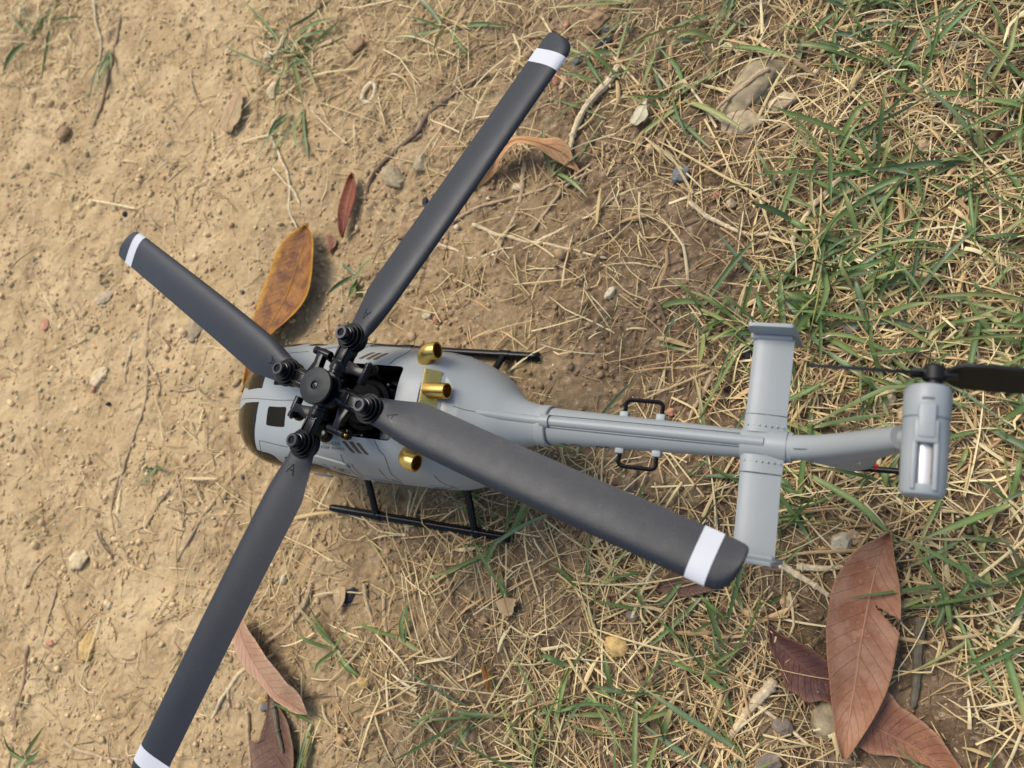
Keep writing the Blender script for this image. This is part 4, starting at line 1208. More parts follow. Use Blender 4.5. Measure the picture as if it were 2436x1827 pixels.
LM_CREAM = leaf_material('cream_flake', (0.58, 0.50, 0.30), (0.66, 0.58, 0.40), (0.55, 0.46, 0.28), (0.45, 0.37, 0.22), 0.6, 0.3)

leaf('fallen_leaf', 'dark red-brown leaf tucked under the left side of the big torn leaf',
     [(123.9,-47.6,2.0), (125.0,-52.0,2.0), (125.7,-55.5,2.0), (128.7,-61.2,2.0), (132.2,-66.2,2.0), (137.6,-68.9,2.0), (141.7,-67.5,2.0), (145.1,-68.2,2.0), (147.9,-66.9,2.0)],
     [(123.9,-47.6,2.0), (126.3,-51.7,2.0), (129.9,-54.6,2.0), (133.2,-56.9,2.0), (136.9,-59.4,2.0), (140.4,-61.3,2.0), (143.9,-62.7,2.0), (146.9,-63.7,2.0), (148.2,-64.7,2.0)],
     [(123.9,-47.6,2.0), (127.3,-49.8,2.0), (130.9,-51.0,2.0), (134.5,-51.7,2.0), (138.9,-52.9,2.0), (142.0,-54.8,2.0), (145.1,-56.7,2.0), (147.4,-58.9,2.0), (148.1,-61.3,2.0)],
     LM_DARK, 1.2, (1.5, 2.5), 1.2, ragged=0.10, seed=3)
leaf('fallen_leaf', 'rust and purple leaf whose end runs out of the picture under the big torn leaf',
     [(149.6,-73.7,2.0), (151.1,-76.7,2.0), (152.3,-77.6,2.0), (156.4,-79.1,2.0), (161.8,-78.1,2.0), (166.8,-78.4,2.0), (171.3,-78.9,2.0), (175.5,-80.5,2.0), (180.3,-81.9,2.0)],
     [(150.6,-70.5,2.0), (154.7,-71.2,2.0), (158.7,-72.3,2.0), (162.7,-73.4,2.0), (167.0,-74.7,2.0), (170.8,-76.2,2.0), (173.9,-77.8,2.0), (177.6,-79.5,2.0), (180.6,-81.8,2.0)],
     [(151.6,-66.9,2.0), (156.2,-62.9,2.0), (158.8,-60.8,2.0), (163.3,-64.1,2.0), (168.8,-66.5,2.0), (172.8,-69.6,2.0), (175.9,-73.3,2.0), (178.6,-77.3,2.0), (181.0,-81.7,2.0)],
     LM_RUST2, 1.0, (1.0, 2.0), 1.4, ragged=0.06, seed=4)
leaf('fallen_leaf', 'big rust-brown leaf with a tear in its right edge, lying on two darker leaves',
     [(157.0,-14.0,5.0), (153.2,-17.0,5.0), (148.4,-20.9,5.0), (145.0,-25.8,5.0), (142.2,-33.7,5.0), (141.4,-42.3,5.0), (141.8,-51.5,5.0), (143.0,-58.6,5.0), (144.8,-68.5,5.0), (146.2,-75.7,5.0), (148.1,-81.4,5.0)],
     [(157.1,-14.0,5.0), (155.8,-19.3,5.0), (154.3,-24.9,5.0), (153.2,-30.9,5.0), (152.4,-37.2,5.0), (151.8,-43.0,5.0), (151.0,-50.5,5.0), (150.6,-58.3,5.0), (149.9,-66.9,5.0), (149.3,-74.9,5.0), (148.8,-81.7,5.0)],
     [(157.2,-14.0,5.0), (157.9,-18.1,5.0), (159.0,-24.1,5.0), (160.4,-29.6,5.0), (161.2,-35.1,5.0), (161.3,-41.1,5.0), (160.7,-47.6,5.0), (159.8,-56.7,5.0), (157.4,-64.7,5.0), (153.9,-73.0,5.0), (149.6,-81.5,5.0)],
     LM_RUST, 2.2, (1.6, 2.4), 1.2, n=120, m=34, tear=(0.335, 0.18, 0.030, 0.075), ragged=0.02, seed=5)
leaf('fallen_leaf', 'orange leaf with yellow edges beside the helicopter nose',
     [(-95.1,91.7,3.0), (-101.9,87.1,3.0), (-106.6,77.8,3.0), (-109.4,65.6,3.0), (-110.7,54.1,3.0), (-112.1,41.5,3.0), (-111.6,29.1,3.0), (-109.5,9.3,3.0)],
     [(-94.8,91.7,3.0), (-94.5,84.3,3.0), (-95.4,73.1,3.0), (-96.9,62.4,3.0), (-99.2,51.0,3.0), (-102.7,39.6,3.0), (-106.0,26.0,3.0), (-109.1,8.9,3.0)],
     [(-94.6,91.7,3.0), (-88.5,86.0,3.0), (-83.6,75.5,3.0), (-81.9,64.6,3.0), (-83.5,52.5,3.0), (-90.0,43.0,3.0), (-98.6,33.1,3.0), (-108.2,8.9,3.0)],
     LM_ORANGE, 2.0, (2.0, 4.5), 1.0, ragged=0.02, seed=6)
leaf('fallen_leaf', 'small narrow carmine-brown leaf left of the uppermost rotor blade',
     [(-77.7,118.8,2.0), (-79.6,115.0,2.0), (-80.4,108.9,2.0), (-80.3,102.2,2.0), (-79.0,94.8,2.0), (-77.1,89.4,2.0), (-74.9,85.8,2.0)],
     [(-77.6,118.8,2.0), (-76.9,114.2,2.0), (-76.4,108.1,2.0), (-76.0,101.4,2.0), (-75.8,94.7,2.0), (-75.2,89.4,2.0), (-74.8,85.8,2.0)],
     [(-77.4,118.8,2.0), (-74.0,114.0,2.0), (-71.9,107.9,2.0), (-71.9,101.2,2.0), (-72.7,94.6,2.0), (-73.5,89.4,2.0), (-74.6,85.8,2.0)],
     LM_CARMINE, 1.2, (2.0, 2.2), 0.4, ragged=0.02, seed=7)
leaf('fallen_leaf', 'curled tan leaf arching out from behind the uppermost rotor blade',
     [(-11.5,110.0,1.0), (-9.5,112.8,2.0), (-5.9,117.2,4.0), (-1.4,122.3,7.0), (4.0,126.3,8.0), (11.6,127.2,8.0), (20.7,126.1,7.0), (26.8,126.9,5.0), (30.7,124.4,3.0), (33.3,118.8,2.0), (36.1,114.3,0.0)],
     [(-10.5,109.7,1.0), (-6.7,112.7,3.0), (-2.3,115.4,6.0), (1.7,119.6,9.0), (6.5,122.6,11.0), (12.8,123.5,12.0), (20.2,122.0,11.0), (25.7,121.4,7.0), (29.9,120.1,4.0), (32.5,117.3,2.0), (35.9,114.2,0.0)],
     [(-9.9,109.7,0.0), (-4.2,112.5,2.0), (-0.2,114.1,5.0), (3.2,117.3,9.0), (8.0,119.8,12.0), (12.5,120.9,14.0), (19.8,119.8,13.0), (25.3,117.4,7.0), (29.9,115.9,3.0), (32.9,115.1,2.0), (35.7,114.1,0.0)],
     LM_TAN, 0.8, (0, 0), 0.5, ragged=0.02, seed=8)
leaf('fallen_leaf', 'long curved pale brown leaf beside the lower left rotor blade',
     [(-89.0,-90.5,2.0), (-87.4,-93.5,2.0), (-82.2,-100.8,2.0), (-74.4,-105.6,2.0), (-64.2,-109.3,2.0), (-57.4,-112.5,2.0), (-52.3,-113.9,2.0), (-46.3,-115.1,2.0), (-40.8,-114.6,2.0)],
     [(-86.8,-87.3,3.0), (-83.5,-90.8,3.0), (-78.0,-96.6,3.0), (-70.9,-102.0,3.0), (-63.0,-106.5,3.0), (-56.1,-110.0,3.0), (-51.0,-111.5,3.0), (-45.5,-112.8,3.0), (-40.0,-114.3,3.0)],
     [(-82.8,-83.8,6.0), (-75.1,-88.9,8.0), (-68.8,-92.5,9.0), (-61.5,-96.3,10.0), (-54.1,-99.9,10.0), (-48.7,-103.9,9.0), (-46.4,-104.9,8.0), (-43.1,-107.7,6.0), (-39.3,-113.9,4.0)],
     LM_PALE, 1.5, (0.8, 0.0), 0.5, ragged=0.04, seed=9)
leaf('fallen_leaf', 'dark brown leaf with a bitten edge running off the bottom of the picture',
     [(-62.5,-110.2,1.0), (-61.3,-115.2,1.0), (-60.2,-120.6,1.0), (-60.6,-125.1,1.0), (-61.8,-130.2,1.0), (-66.5,-130.7,1.0), (-64.4,-135.6,1.0), (-61.7,-140.4,1.0), (-57.4,-146.5,1.0), (-49.9,-150.7,1.0)],
     [(-62.2,-110.1,1.0), (-59.7,-114.8,1.0), (-57.5,-119.5,1.0), (-55.7,-123.9,1.0), (-54.1,-127.4,1.0), (-52.7,-130.4,1.0), (-51.1,-133.8,1.0), (-49.5,-137.7,1.0), (-48.3,-144.0,1.0), (-49.6,-150.6,1.0)],
     [(-61.9,-110.0,1.0), (-56.7,-113.7,1.0), (-51.8,-116.9,1.0), (-48.4,-119.9,1.0), (-45.8,-123.2,1.0), (-43.7,-126.9,1.0), (-42.3,-130.7,1.0), (-41.5,-135.5,1.0), (-43.1,-142.6,1.0), (-49.4,-150.5,1.0)],
     LM_BROWN, 1.0, (1.2, 1.6), 1.0, ragged=0.03, seed=10)
leaf('fallen_leaf', 'brown leaf half hidden beneath the tip of the blade above the tail',
     [(87.8,-43.3,2.0), (90.0,-39.5,2.0), (93.5,-35.8,2.0), (98.1,-34.6,2.0), (102.9,-36.8,2.0), (107.4,-39.5,2.0)],
     [(87.8,-43.4,2.0), (91.9,-41.6,2.0), (95.6,-40.1,2.0), (99.4,-39.4,2.0), (103.2,-39.6,2.0), (107.5,-39.8,2.0)],
     [(87.8,-43.6,2.0), (91.4,-44.5,2.0), (95.5,-44.9,2.0), (99.4,-43.9,2.0), (103.5,-42.0,2.0), (107.5,-40.1,2.0)],
     LM_BROWN, 1.5, (1.5, 0.5), 0.8, seed=11)
leaf('bark_flake', 'curled tan bark flake lying on the bare soil at the upper left',
     [(-163.2,170.0,2.0), (-167.6,165.1,3.0), (-169.2,159.0,3.0), (-170.9,152.5,2.0), (-169.5,148.8,1.0)],
     [(-162.3,169.9,2.0), (-161.6,162.9,4.0), (-162.4,157.3,4.0), (-164.8,151.9,3.0), (-164.9,147.1,2.0)],
     [(-161.2,169.5,2.0), (-157.8,162.1,3.0), (-157.2,155.9,3.0), (-158.7,149.9,3.0), (-163.4,147.1,1.0)],
     LM_BARK, 1.0, (0, 0), 1.2, rib=False, ragged=0.18, seed=12)
leaf('leaf_fragment', 'small torn tan leaf fragment below the port skid among straw',
     [(29.2,-58.5,2.0), (30.2,-60.2,2.0), (31.9,-62.0,2.0), (33.9,-62.8,2.0)], [(32.7,-56.4,3.0), (33.6,-58.6,3.0), (34.8,-60.7,3.0), (35.7,-62.5,3.0)], [(37.9,-56.2,2.0), (37.4,-58.4,2.0), (37.3,-60.8,2.0), (36.7,-62.1,2.0)],
     LM_BARK, 1.5, (0.5, 0.8), 0.6, rib=False, ragged=0.12, seed=13)
leaf('leaf_fragment', 'cream papery leaf fragment right of the uppermost blade tip',
     [(61.2,143.6,3.0), (58.3,140.3,3.0), (56.6,136.9,3.0), (55.0,133.8,2.0)], [(61.6,143.0,4.0), (60.3,138.9,4.0), (59.2,135.2,4.0), (56.9,132.3,3.0)], [(61.4,143.5,3.0), (61.5,138.8,3.0), (62.5,135.2,3.0), (58.3,131.9,2.0)],
     LM_CREAM, 1.2, (0.6, 0.6), 0.6, rib=False, ragged=0.10, seed=14)
leaf('leaf_fragment', 'small grey-tan leaf fragment on soil right of the pale curved leaf',
     [(-42.7,-67.6,2.0), (-41.2,-70.0,2.0), (-40.3,-72.5,2.0), (-40.7,-75.5,2.0)], [(-39.8,-65.3,2.0), (-38.7,-68.7,2.0), (-38.5,-71.8,2.0), (-39.8,-75.6,2.0)], [(-36.8,-65.2,2.0), (-36.1,-68.6,2.0), (-36.5,-71.8,2.0), (-39.0,-75.5,2.0)],
     LM_BARK, 1.0, (0.8, 0.6), 0.5, rib=False, ragged=0.08, seed=15)
leaf('leaf_fragment', 'small red-brown leaf scrap beside the narrow carmine leaf',
     [(-85.9,88.0,1.0), (-84.3,84.7,1.0), (-83.2,81.3,1.0), (-82.1,79.4,1.0)], [(-82.3,87.5,2.0), (-81.1,84.2,2.0), (-80.5,80.9,2.0), (-81.6,79.2,1.0)], [(-80.2,86.6,1.0), (-78.6,84.3,1.0), (-79.3,81.6,1.0), (-81.1,79.2,1.0)],
     LM_RUST2, 0.8, (0.4, 0.6), 0.4, rib=False, ragged=0.1, seed=16)
leaf('leaf_fragment', 'reddish leaf scrap on soil just right of the uppermost blade',
     [(17.2,161.5,1.0), (17.5,158.5,1.0), (18.1,155.9,1.0), (18.8,154.3,1.0)], [(19.3,160.9,2.0), (19.9,157.6,2.0), (20.2,155.0,2.0), (19.5,154.0,1.0)], [(20.7,160.7,1.0), (21.7,157.5,1.0), (21.3,155.3,1.0), (20.3,153.9,1.0)],
     LM_RUST, 0.8, (0.4, 0.4), 0.4, rib=False, ragged=0.1, seed=17)
leaf('leaf_fragment', 'orange-brown sliver of dead leaf in the straw near the bottom middle',
     [(28.4,-81.9,3.0), (29.4,-84.3,3.0), (31.0,-87.1,3.0), (32.3,-90.6,2.0)], [(29.5,-81.4,4.0), (30.9,-83.8,4.0), (32.2,-86.7,4.0), (32.7,-90.6,2.0)], [(29.8,-81.6,3.0), (31.9,-83.7,3.0), (32.8,-86.7,3.0), (33.1,-90.4,2.0)],
     LM_ORANGE, 1.0, (0.4, 0.4), 0.4, rib=False, ragged=0.1, seed=18)

# ------------------------------------------------------------------ stones
STONE_C = {'cream': (0.50, 0.38, 0.215), 'tan': (0.42, 0.29, 0.16), 'grey': (0.18, 0.165, 0.14), 'blue': (0.135, 0.137, 0.128), 'black': (0.022, 0.023, 0.028), 'buff': (0.38, 0.29, 0.175),
           'brown': (0.27, 0.17, 0.085), 'red': (0.42, 0.20, 0.12), 'white': (0.48, 0.40, 0.26), 'ochre': (0.46, 0.30, 0.11), 'moss': (0.29, 0.225, 0.13), 'violet': (0.17, 0.13, 0.095)}
def stone(c, w, h, ang, colr, label, height=0.6, sink=0.3, seed=0, sharp=0.92, name='stone', flat=False, group=None):
    """w, h: full size in mm on the ground; sink: share below the surface"""
    bm = bmesh.new(); bmesh.ops.create_icosphere(bm, subdivisions=4, radius=1.0)
    co = np.array([v.co[:] for v in bm.verts]); bm.free()
    r = np.random.default_rng(1000 + seed)
    n_pl = 11
    nr = r.normal(size=(n_pl, 3)); nr /= np.linalg.norm(nr, axis=1)[:, None]
    cut = r.uniform(0.60, 0.92, n_pl)
    rad = np.ones(len(co))
    for k in range(n_pl):                                  # planar facets worn round
        d = co @ nr[k]
        rad = np.minimum(rad, np.where(d > 0.05, cut[k] / np.maximum(d, 0.05), 9))
    rad = (1 - sharp) * (0.5 + 0.5 * rad) + sharp * rad
    rad *= 1 + 0.13 * perlin(co[:, 0] * 2.2 + seed, co[:, 1] * 2.2 + co[:, 2] * 1.7, 70) + 0.06 * perlin(co[:, 0] * 6 + co[:, 2] * 5, co[:, 1] * 6 + seed, 71) + 0.025 * perlin(co[:, 0] * 15 + co[:, 2] * 11, co[:, 1] * 15 + seed, 73)
    hz = height * min(w, h) / 2
    p = co * rad[:, None] * np.array([w / 2, h / 2, hz])
    ca, sa = math.cos(ang), math.sin(ang)
    x = p[:, 0] * ca - p[:, 1] * sa + c[0]; y = p[:, 0] * sa + p[:, 1] * ca + c[1]
    z = p[:, 2] + float(lf_low(c[0], c[1])) + hz * (1 - 2 * sink) + 0.3
    bm = bmesh.new(); bmesh.ops.create_icosphere(bm, subdivisions=4, radius=1.0); bm.verts.index_update()
    f = np.array([[v.index for v in q.verts] for q in bm.faces]); bm.free()
    tone = np.array(STONE_C[colr])[None] * (1 + 0.30 * perlin(co[:, 0] * 2 + seed * 1.3, co[:, 1] * 2 + co[:, 2], 72) + 0.25 * perlin(co[:, 0] * 7 + seed, co[:, 1] * 7 + co[:, 2] * 5, 74))[:, None]
    o = fast_mesh(name, np.stack([x, y, z], -1) * K, f, MAT_STONE, tone)
    o['label'] = label; o['category'] = 'stone'
    if group: o['group'] = group
    return o
_s = 0
for c, w, h, a, colr, lab, hh, sk in [
    ((-93.5,190.1), 9, 11, 0.3, 'brown', 'rough brown stone near the top beside a green tuft', 0.8, .25),
    ((-140.5,169.1), 8.5, 10, -0.4, 'cream', 'cream stone on soil above the orange leaf, left of the grass tuft', 0.7, .3),
    ((-152.1,191.4), 5, 5.5, 0.0, 'white', 'small off-white round stone near the upper left grass tuft', 0.8, .3),
    ((77.4,111.2), 7.8, 7.6, 0.2, 'blue', 'blue-grey round stone on bare soil in the upper right', 0.8, .25),
    ((100.2,146.1), 30, 22, 0.9, 'moss', 'large flat half-buried stone at the upper right', 0.5, .55),
    ((99.8,132.1), 20, 14, 0.2, 'buff', 'flat buff stone joined to the large half-buried one', 0.4, .4),
    ((112.6,137.9), 14, 8, 0.5, 'buff', 'buff stone lying on the right rim of the large flat stone', 0.6, .25),
    ((63.6,122.9), 4.0, 5.5, 0.2, 'tan', 'small tan pebble below the cream leaf fragment', 0.8, .25),
    ((-56.3,117.1), 15, 10, -0.6, 'moss', 'blocky greenish stone under the dark root left of the uppermost blade', 0.6, .35),
    ((-42.8,122.9), 8, 12, 0.1, 'moss', 'upright greenish-grey stone right of the dark root', 0.6, .4),
    ((-41.2,89.0), 12, 10, 0.4, 'brown', 'crusty brown lump at the left edge of the uppermost blade', 0.6, .3),
    ((-36.1,103.8), 3.2, 5, 0.2, 'black', 'black chip touching the uppermost blade edge', 0.7, .2),
    ((-225.9,54.8), 14, 9, 0.5, 'buff', 'pale smooth stone half sunk in soil below the upper left blade', 0.35, .4),
    ((-154.0,40.8), 10, 17, -0.1, 'moss', 'long greenish stone half sunk in soil under the upper left blade', 0.3, .45),
    ((-214.4,10.6), 11, 14, -0.5, 'cream', 'pale rough stone in the soil at the left middle', 0.4, .4),
    ((-202.1,-2.5), 2.4, 2.4, 0, 'black', 'tiny black seed-like chip beside the pale rough stone', 0.9, .1),
    ((-195.8,-80.8), 13, 11, 0.4, 'cream', 'yellowish cream stone in soil left of the lower rotor blade', 0.45, .4),
    ((-174.8,-117.0), 9, 14, 0.15, 'ochre', 'ochre pebble half sunk at the lower left', 0.6, .35),
    ((-199.6,-120.4), 5.5, 3.5, 0.1, 'red', 'orange-red brick crumb at the lower left edge', 0.6, .25),
    ((75.9,-64.6), 9.5, 8.5, -0.3, 'ochre', 'ochre pebble crossed by a bent straw at the bottom middle', 0.75, .25),
    ((79.7,-54.1), 5, 5.5, 0.2, 'violet', 'purplish-grey chip right of the ochre pebble', 0.7, .25),
    ((143.5,-19.3), 8, 7.5, 0.2, 'white', 'off-white chunk above the big torn leaf', 0.8, .2),
    ((146.9,-17.0), 5.5, 6.0, 0.9, 'tan', 'tan chunk touching the off-white chunk above the big torn leaf', 0.8, .25),
    ((129.5,-39.7), 5.4, 4.8, 0.2, 'tan', 'rounded tan stone left of the big torn leaf', 0.8, .25),
    ((128.7,-44.4), 2.8, 2.8, 0.0, 'red', 'small reddish pebble left of the big torn leaf', 0.9, .2),
    ((153.8,28.3), 5.5, 8.5, -0.1, 'cream', 'cream stone between straw left of the tail motor pod', 0.8, .25),
    ((159.4,23.8), 5.0, 6, -0.2, 'buff', 'buff stone under the tail motor pod edge', 0.8, .25),
    ((147.0,42.6), 4, 7, -0.5, 'moss', 'grey-green pebble left of the tail rotor blade', 0.8, .2),
    ((141.7,51.3), 8, 6, 0.3, 'grey', 'dark grey stone among straw right of the starboard end plate', 0.7, .3),
    ((146.9,65.5), 5.6, 5.2, 0.3, 'tan', 'smooth tan pebble in the straw at the right', 0.8, .25),
    ((152.6,65.0), 5, 4.8, 0.1, 'brown', 'brown pebble next to the smooth tan pebble at the right', 0.8, .3),
    ((109.3,41.5), 5.0, 5.5, 0.2, 'black', 'black stone left of the starboard end plate', 0.7, .25),
    ((106.3,79.5), 3.4, 3.2, 0.1, 'brown', 'small round brown pebble on the soil patch at the upper right', 0.8, .25),
    ((91.4,102.9), 4.6, 4.0, 0.4, 'red', 'pinkish pebble below the blue-grey round stone', 0.7, .25),
    ((97.4,99.0), 4.0, 4.0, 0.2, 'buff', 'pale pebble right of the pinkish pebble', 0.8, .25),
    ((56.1,62.1), 4.0, 5.5, -0.6, 'white', 'off-white stone at the end of a runner in the middle', 0.8, .2),
    ((85.4,17.8), 3.4, 3.0, 0, 'red', 'small red pebble near the starboard boom handle', 0.8, .2),
    ((128.1,-89.3), 9, 8, 0.5, 'violet', 'dark purplish stone at the bottom edge left of the big torn leaf', 0.7, .3),
    ((131.2,-78.0), 7, 6.5, 0.4, 'violet', 'dark angular stone between straws left of the big leaf base', 0.8, .25),
    ((130.4,-80.7), 5, 4.5, 0.0, 'brown', 'brown pebble touching the dark angular stone', 0.8, .25),
    ((144.1,-73.3), 10, 13, 0.1, 'moss', 'greenish clod beside the base of the big torn leaf', 0.5, .35),
    ((33.2,183.5), 12, 10, 0.2, 'brown', 'rough brown clod near the top right of the uppermost blade tip', 0.7, .3),
    ((38.3,172.8), 8, 5, 0.2, 'black', 'black chip under grass right of the uppermost blade tip', 0.6, .25),
    ((27.5,166.2), 6.5, 4, 0.5, 'blue', 'glossy dark chip just right of the white stripe at the upper right tip', 0.7, .25),
    ((36.7,180.8), 7, 4.5, 0.2, 'grey', 'flat grey chip above the dark chip at the upper right tip', 0.5, .25),
    ((18.7,184.9), 3.5, 4.5, 0.1, 'red', 'orange-brown pebble beside the uppermost blade tip', 0.8, .2),
    ((22.0,156.4), 6.5, 7.5, 0.6, 'tan', 'flat tan stone beside the reddish leaf scrap', 0.5, .3),
    ((0.3,80.5), 0, 0, 0, '', '', 0, 0),
    ((-19.1,49.2), 3.5, 3.8, 0.2, 'red', 'pinkish pebble above the helicopter shoulder exhaust', 0.8, .25),
    ((-24.3,51.0), 4.5, 3.8, 0.2, 'white', 'yellowish white pebble above the shoulder exhaust', 0.7, .25),
    ((-38.2,-71.1), 0, 0, 0, '', '', 0, 0),
    ((-21.4,-98.8), 6.0, 5.0, -0.2, 'ochre', 'ochre chip beside the pale curved leaf among roots', 0.8, .2),
    ((-65.4,-114.9), 4.2, 3.8, 0.1, 'ochre', 'pale ochre pebble left of the dark brown leaf', 0.8, .25),
    ((-63.3,-117.3), 4.2, 4.2, 0.1, 'blue', 'blue-grey pebble left of the dark brown leaf', 0.8, .25),
    ((-35.6,-67.9), 4.5, 8.0, -0.5, 'black', 'black chip beside the grey-tan leaf fragment', 0.6, .2),
    ((-225.2,101.8), 3.5, 3.5, 0.1, 'black', 'small black crumb above the upper left blade tip', 0.9, .2),
    ((-301.3,156.4), 11, 10, 0.3, 'brown', 'reddish-brown crumbling clod at the upper left', 0.6, .3),
    ((165.1,26.5), 0, 0, 0, '', '', 0, 0),
    ((159.1,117.4), 5.5, 6.0, 0.3, 'tan', 'round tan pebble among the green grass at the upper right', 0.8, .25),
    ((168.2,132.0), 10, 6, 0.4, 'buff', 'angular buff stone in the grass near the right edge', 0.7, .25),
    ((121.8,120.2), 4, 3.5, 0.2, 'white', 'small whitish stone below the large flat stone', 0.8, .2),
    ((-270.2,37.5), 7, 8, 0.2, 'red', 'reddish crumb half sunk in soil at the left edge', 0.3, .4)]:
    _s += 1
    if w: stone(c, w, h, a, colr, lab, hh, sk, _s)
# the pale ring-shaped husk
o = part('seed_husk', sweep(catmull([(3.1 * math.cos(k * math.pi / 6) , 5.0 * math.sin(k * math.pi / 6), 0.6 + 0.3 * math.sin(k)) for k in range(13)], 4), 1.05, 10, caps=False), MAT_STONE, None)
o.data.color_attributes.new('tone', 'FLOAT_COLOR', 'POINT').data.foreach_set('color', np.tile(np.array([0.58, 0.47, 0.30, 1.0], np.float32), len(o.data.vertices)))
_h = (-80.8,163.3)
o.location = Vector((_h[0], _h[1], float(lf_low(*_h)) + 0.6)) * K
o.rotation_euler = (0.1, 0.15, -0.25)
o['label'] = 'pale ring-shaped seed husk on the soil left of the uppermost blade'; o['category'] = 'husk'

# ------------------------------------------------------------------ roots, runners and sticks
def tone_part(o, tone, jitter=0.0):
    c = np.tile(np.array(list(tone) + [1.0], np.float32), (len(o.data.vertices), 1))
    if jitter:
        c[:, :3] *= (1 + jitter * rng.normal(0, 1, (len(c), 1)))
    o.data.color_attributes.new('tone', 'FLOAT_COLOR', 'POINT').data.foreach_set('color', c.ravel())
def runner(pts, r, tone, label=None, cat='root', name='dry_root', up=0.6, nodes=True, branches=()):
    def shape(pts, r):
        P = resample([(p[0], p[1]) for p in pts], max(10, int(6 * len(pts))))
        P = P + np.stack([perlin(P[:, 0] / 9, P[:, 1] / 9, 81), perlin(P[:, 0] / 9, P[:, 1] / 9, 82)], -1) * 0.7
        z = g_low(P[:, 0], P[:, 1]) + up + 0.5 * perlin(P[:, 0] / 14, P[:, 1] / 14, 83)
        k = len(P)
        rad = [r * (1.0 - 0.45 * i / k) * (1.35 if nodes and i % 7 == 3 else 1.0) * (1 + 0.10 * math.sin(i * 2.3)) for i in range(k)]
        rad[0] *= 0.6; rad[-1] *= 0.35
        return sweep(np.concatenate([P, z[:, None]], 1), rad, 8)
    o = part(name, shape(pts, r), MAT_TWIG, None)
    tone_part(o, tone, 0.08)
    for b, br in branches:
        q = part('branch', shape(b, br), MAT_TWIG, o); tone_part(q, tone, 0.08)
    if label: o['label'] = label; o['category'] = cat
    return o
T_DARK, T_TAN, T_PALE, T_GREY, T_BRN = (0.17, 0.115, 0.075), (0.40, 0.285, 0.165), (0.55, 0.43, 0.26), (0.13, 0.105, 0.07), (0.27, 0.18, 0.105)
runner([(-14.7,164.7), (-26.8,160.7), (-36.1,154.8), (-44.6,148.1), (-49.0,139.3), (-55.8,133.7), (-62.4,127.4), (-66.9,120.8), (-69.5,112.9), (-69.3,102.8), (-68.8,94.1)], 1.35, T_DARK,
       'long dark root running down the soil left of the uppermost blade', branches=[([(-69.5,112.9), (-73.2,115.7), (-76.0,117.9)], 0.7)])
runner([(-22.8,93.2), (-15.2,97.6), (-7.2,101.8), (1.1,103.8), (10.9,105.7), (18.9,107.6), (23.4,109.5), (30.3,110.3), (37.4,115.4), (46.7,122.4)], 0.8, T_TAN,
       'tan runner rising to the right below the arching tan leaf', 'runner', 'grass_runner')
runner([(30.1,108.2), (34.9,111.2), (39.7,113.6), (48.1,119.6)], 0.7, T_TAN, 'short tan runner doubling the one below the arching tan leaf', 'runner', 'grass_runner')
runner([(10.1,120.2), (10.2,112.9), (10.2,103.5), (8.3,94.8), (6.1,88.3), (5.4,82.9), (3.7,76.9), (2.9,72.1)], 1.1, T_TAN, 'thick tan root crossing under two runners in the middle')
runner([(-10.2,93.0), (-2.6,89.5), (6.3,87.2), (13.9,84.9), (22.2,84.1), (29.4,82.4), (37.5,80.6), (44.9,78.5), (52.1,77.0)], 0.85, T_PALE,
       'pale knotty runner sloping down to the right in the middle', 'runner', 'grass_runner', branches=[([(21.1,84.6), (28.5,87.9), (35.8,91.5), (43.3,96.0), (48.8,100.1), (54.1,105.6)], 0.7)])
runner([(-27.8,85.1), (-21.9,82.8), (-15.6,81.4), (-10.3,78.0), (-5.5,77.5), (1.0,79.4), (8.0,81.2), (13.3,82.3)], 0.7, T_PALE, 'thin pale runner bowed downwards right of the uppermost blade', 'runner', 'grass_runner')
runner([(28.5,108.2), (27.5,104.5), (25.0,99.7), (21.0,94.5), (18.6,89.7)], 0.75, T_TAN, 'short forked tan root pointing down left in the middle', branches=[([(21.5,96.6), (22.2,93.9), (23.8,92.5)], 0.5)])
runner([(-189.4,58.6), (-187.8,48.5), (-186.3,37.1), (-183.0,24.1), (-177.6,12.4), (-175.4,0.7), (-178.0,-13.0), (-179.9,-28.3), (-180.3,-47.6)], 0.9, T_TAN,
       'long thin tan root running down the bare soil left of the nose', branches=[([(-185.1,39.1), (-177.2,34.7), (-168.5,29.0)], 0.6), ([(-181.8,22.3), (-174.3,15.4), (-168.5,9.4), (-167.7,3.6)], 0.7), ([(-169.9,18.9), (-161.0,15.8), (-151.0,11.1), (-143.5,9.4), (-158.3,7.9), (-165.2,10.5)], 0.6)])
runner([(-194.3,35.8), (-194.7,26.3), (-194.6,16.8), (-193.5,8.5)], 0.9, T_PALE, 'straight pale stalk beside the thin tan root left of the nose', 'stalk', 'dry_stalk', nodes=False)
runner([(-213.9,-123.6), (-213.7,-131.9), (-210.9,-141.2), (-210.9,-153.3), (-208.2,-162.3), (-205.2,-175.0), (-203.2,-182.3)], 1.0, T_BRN, 'brown root along the left edge near the bottom corner')
runner([(-115.5,-36.4), (-121.7,-47.7), (-127.2,-58.1), (-132.9,-71.0)], 0.95, T_TAN, 'straight tan root slanting beside the lower rotor blade', branches=[([(-132.7,-32.8), (-128.2,-38.0), (-123.5,-43.9)], 0.6)])
runner([(-145.0,-38.5), (-151.5,-46.9), (-154.0,-53.1), (-156.6,-59.3)], 0.8, T_TAN, 'tan root left of the straight slanting root')
runner([(-142.8,-31.5), (-139.0,-39.4), (-134.7,-47.1), (-132.4,-55.7)], 0.7, T_TAN, 'upright thin root between two slanting roots left of the lower blade')
runner([(-182.1,-36.2), (-182.5,-46.7), (-180.9,-57.7), (-173.6,-67.3), (-165.4,-61.4), (-157.1,-57.7)], 0.55, T_TAN, 'thin hooked root on the bare soil left of the lower blade')
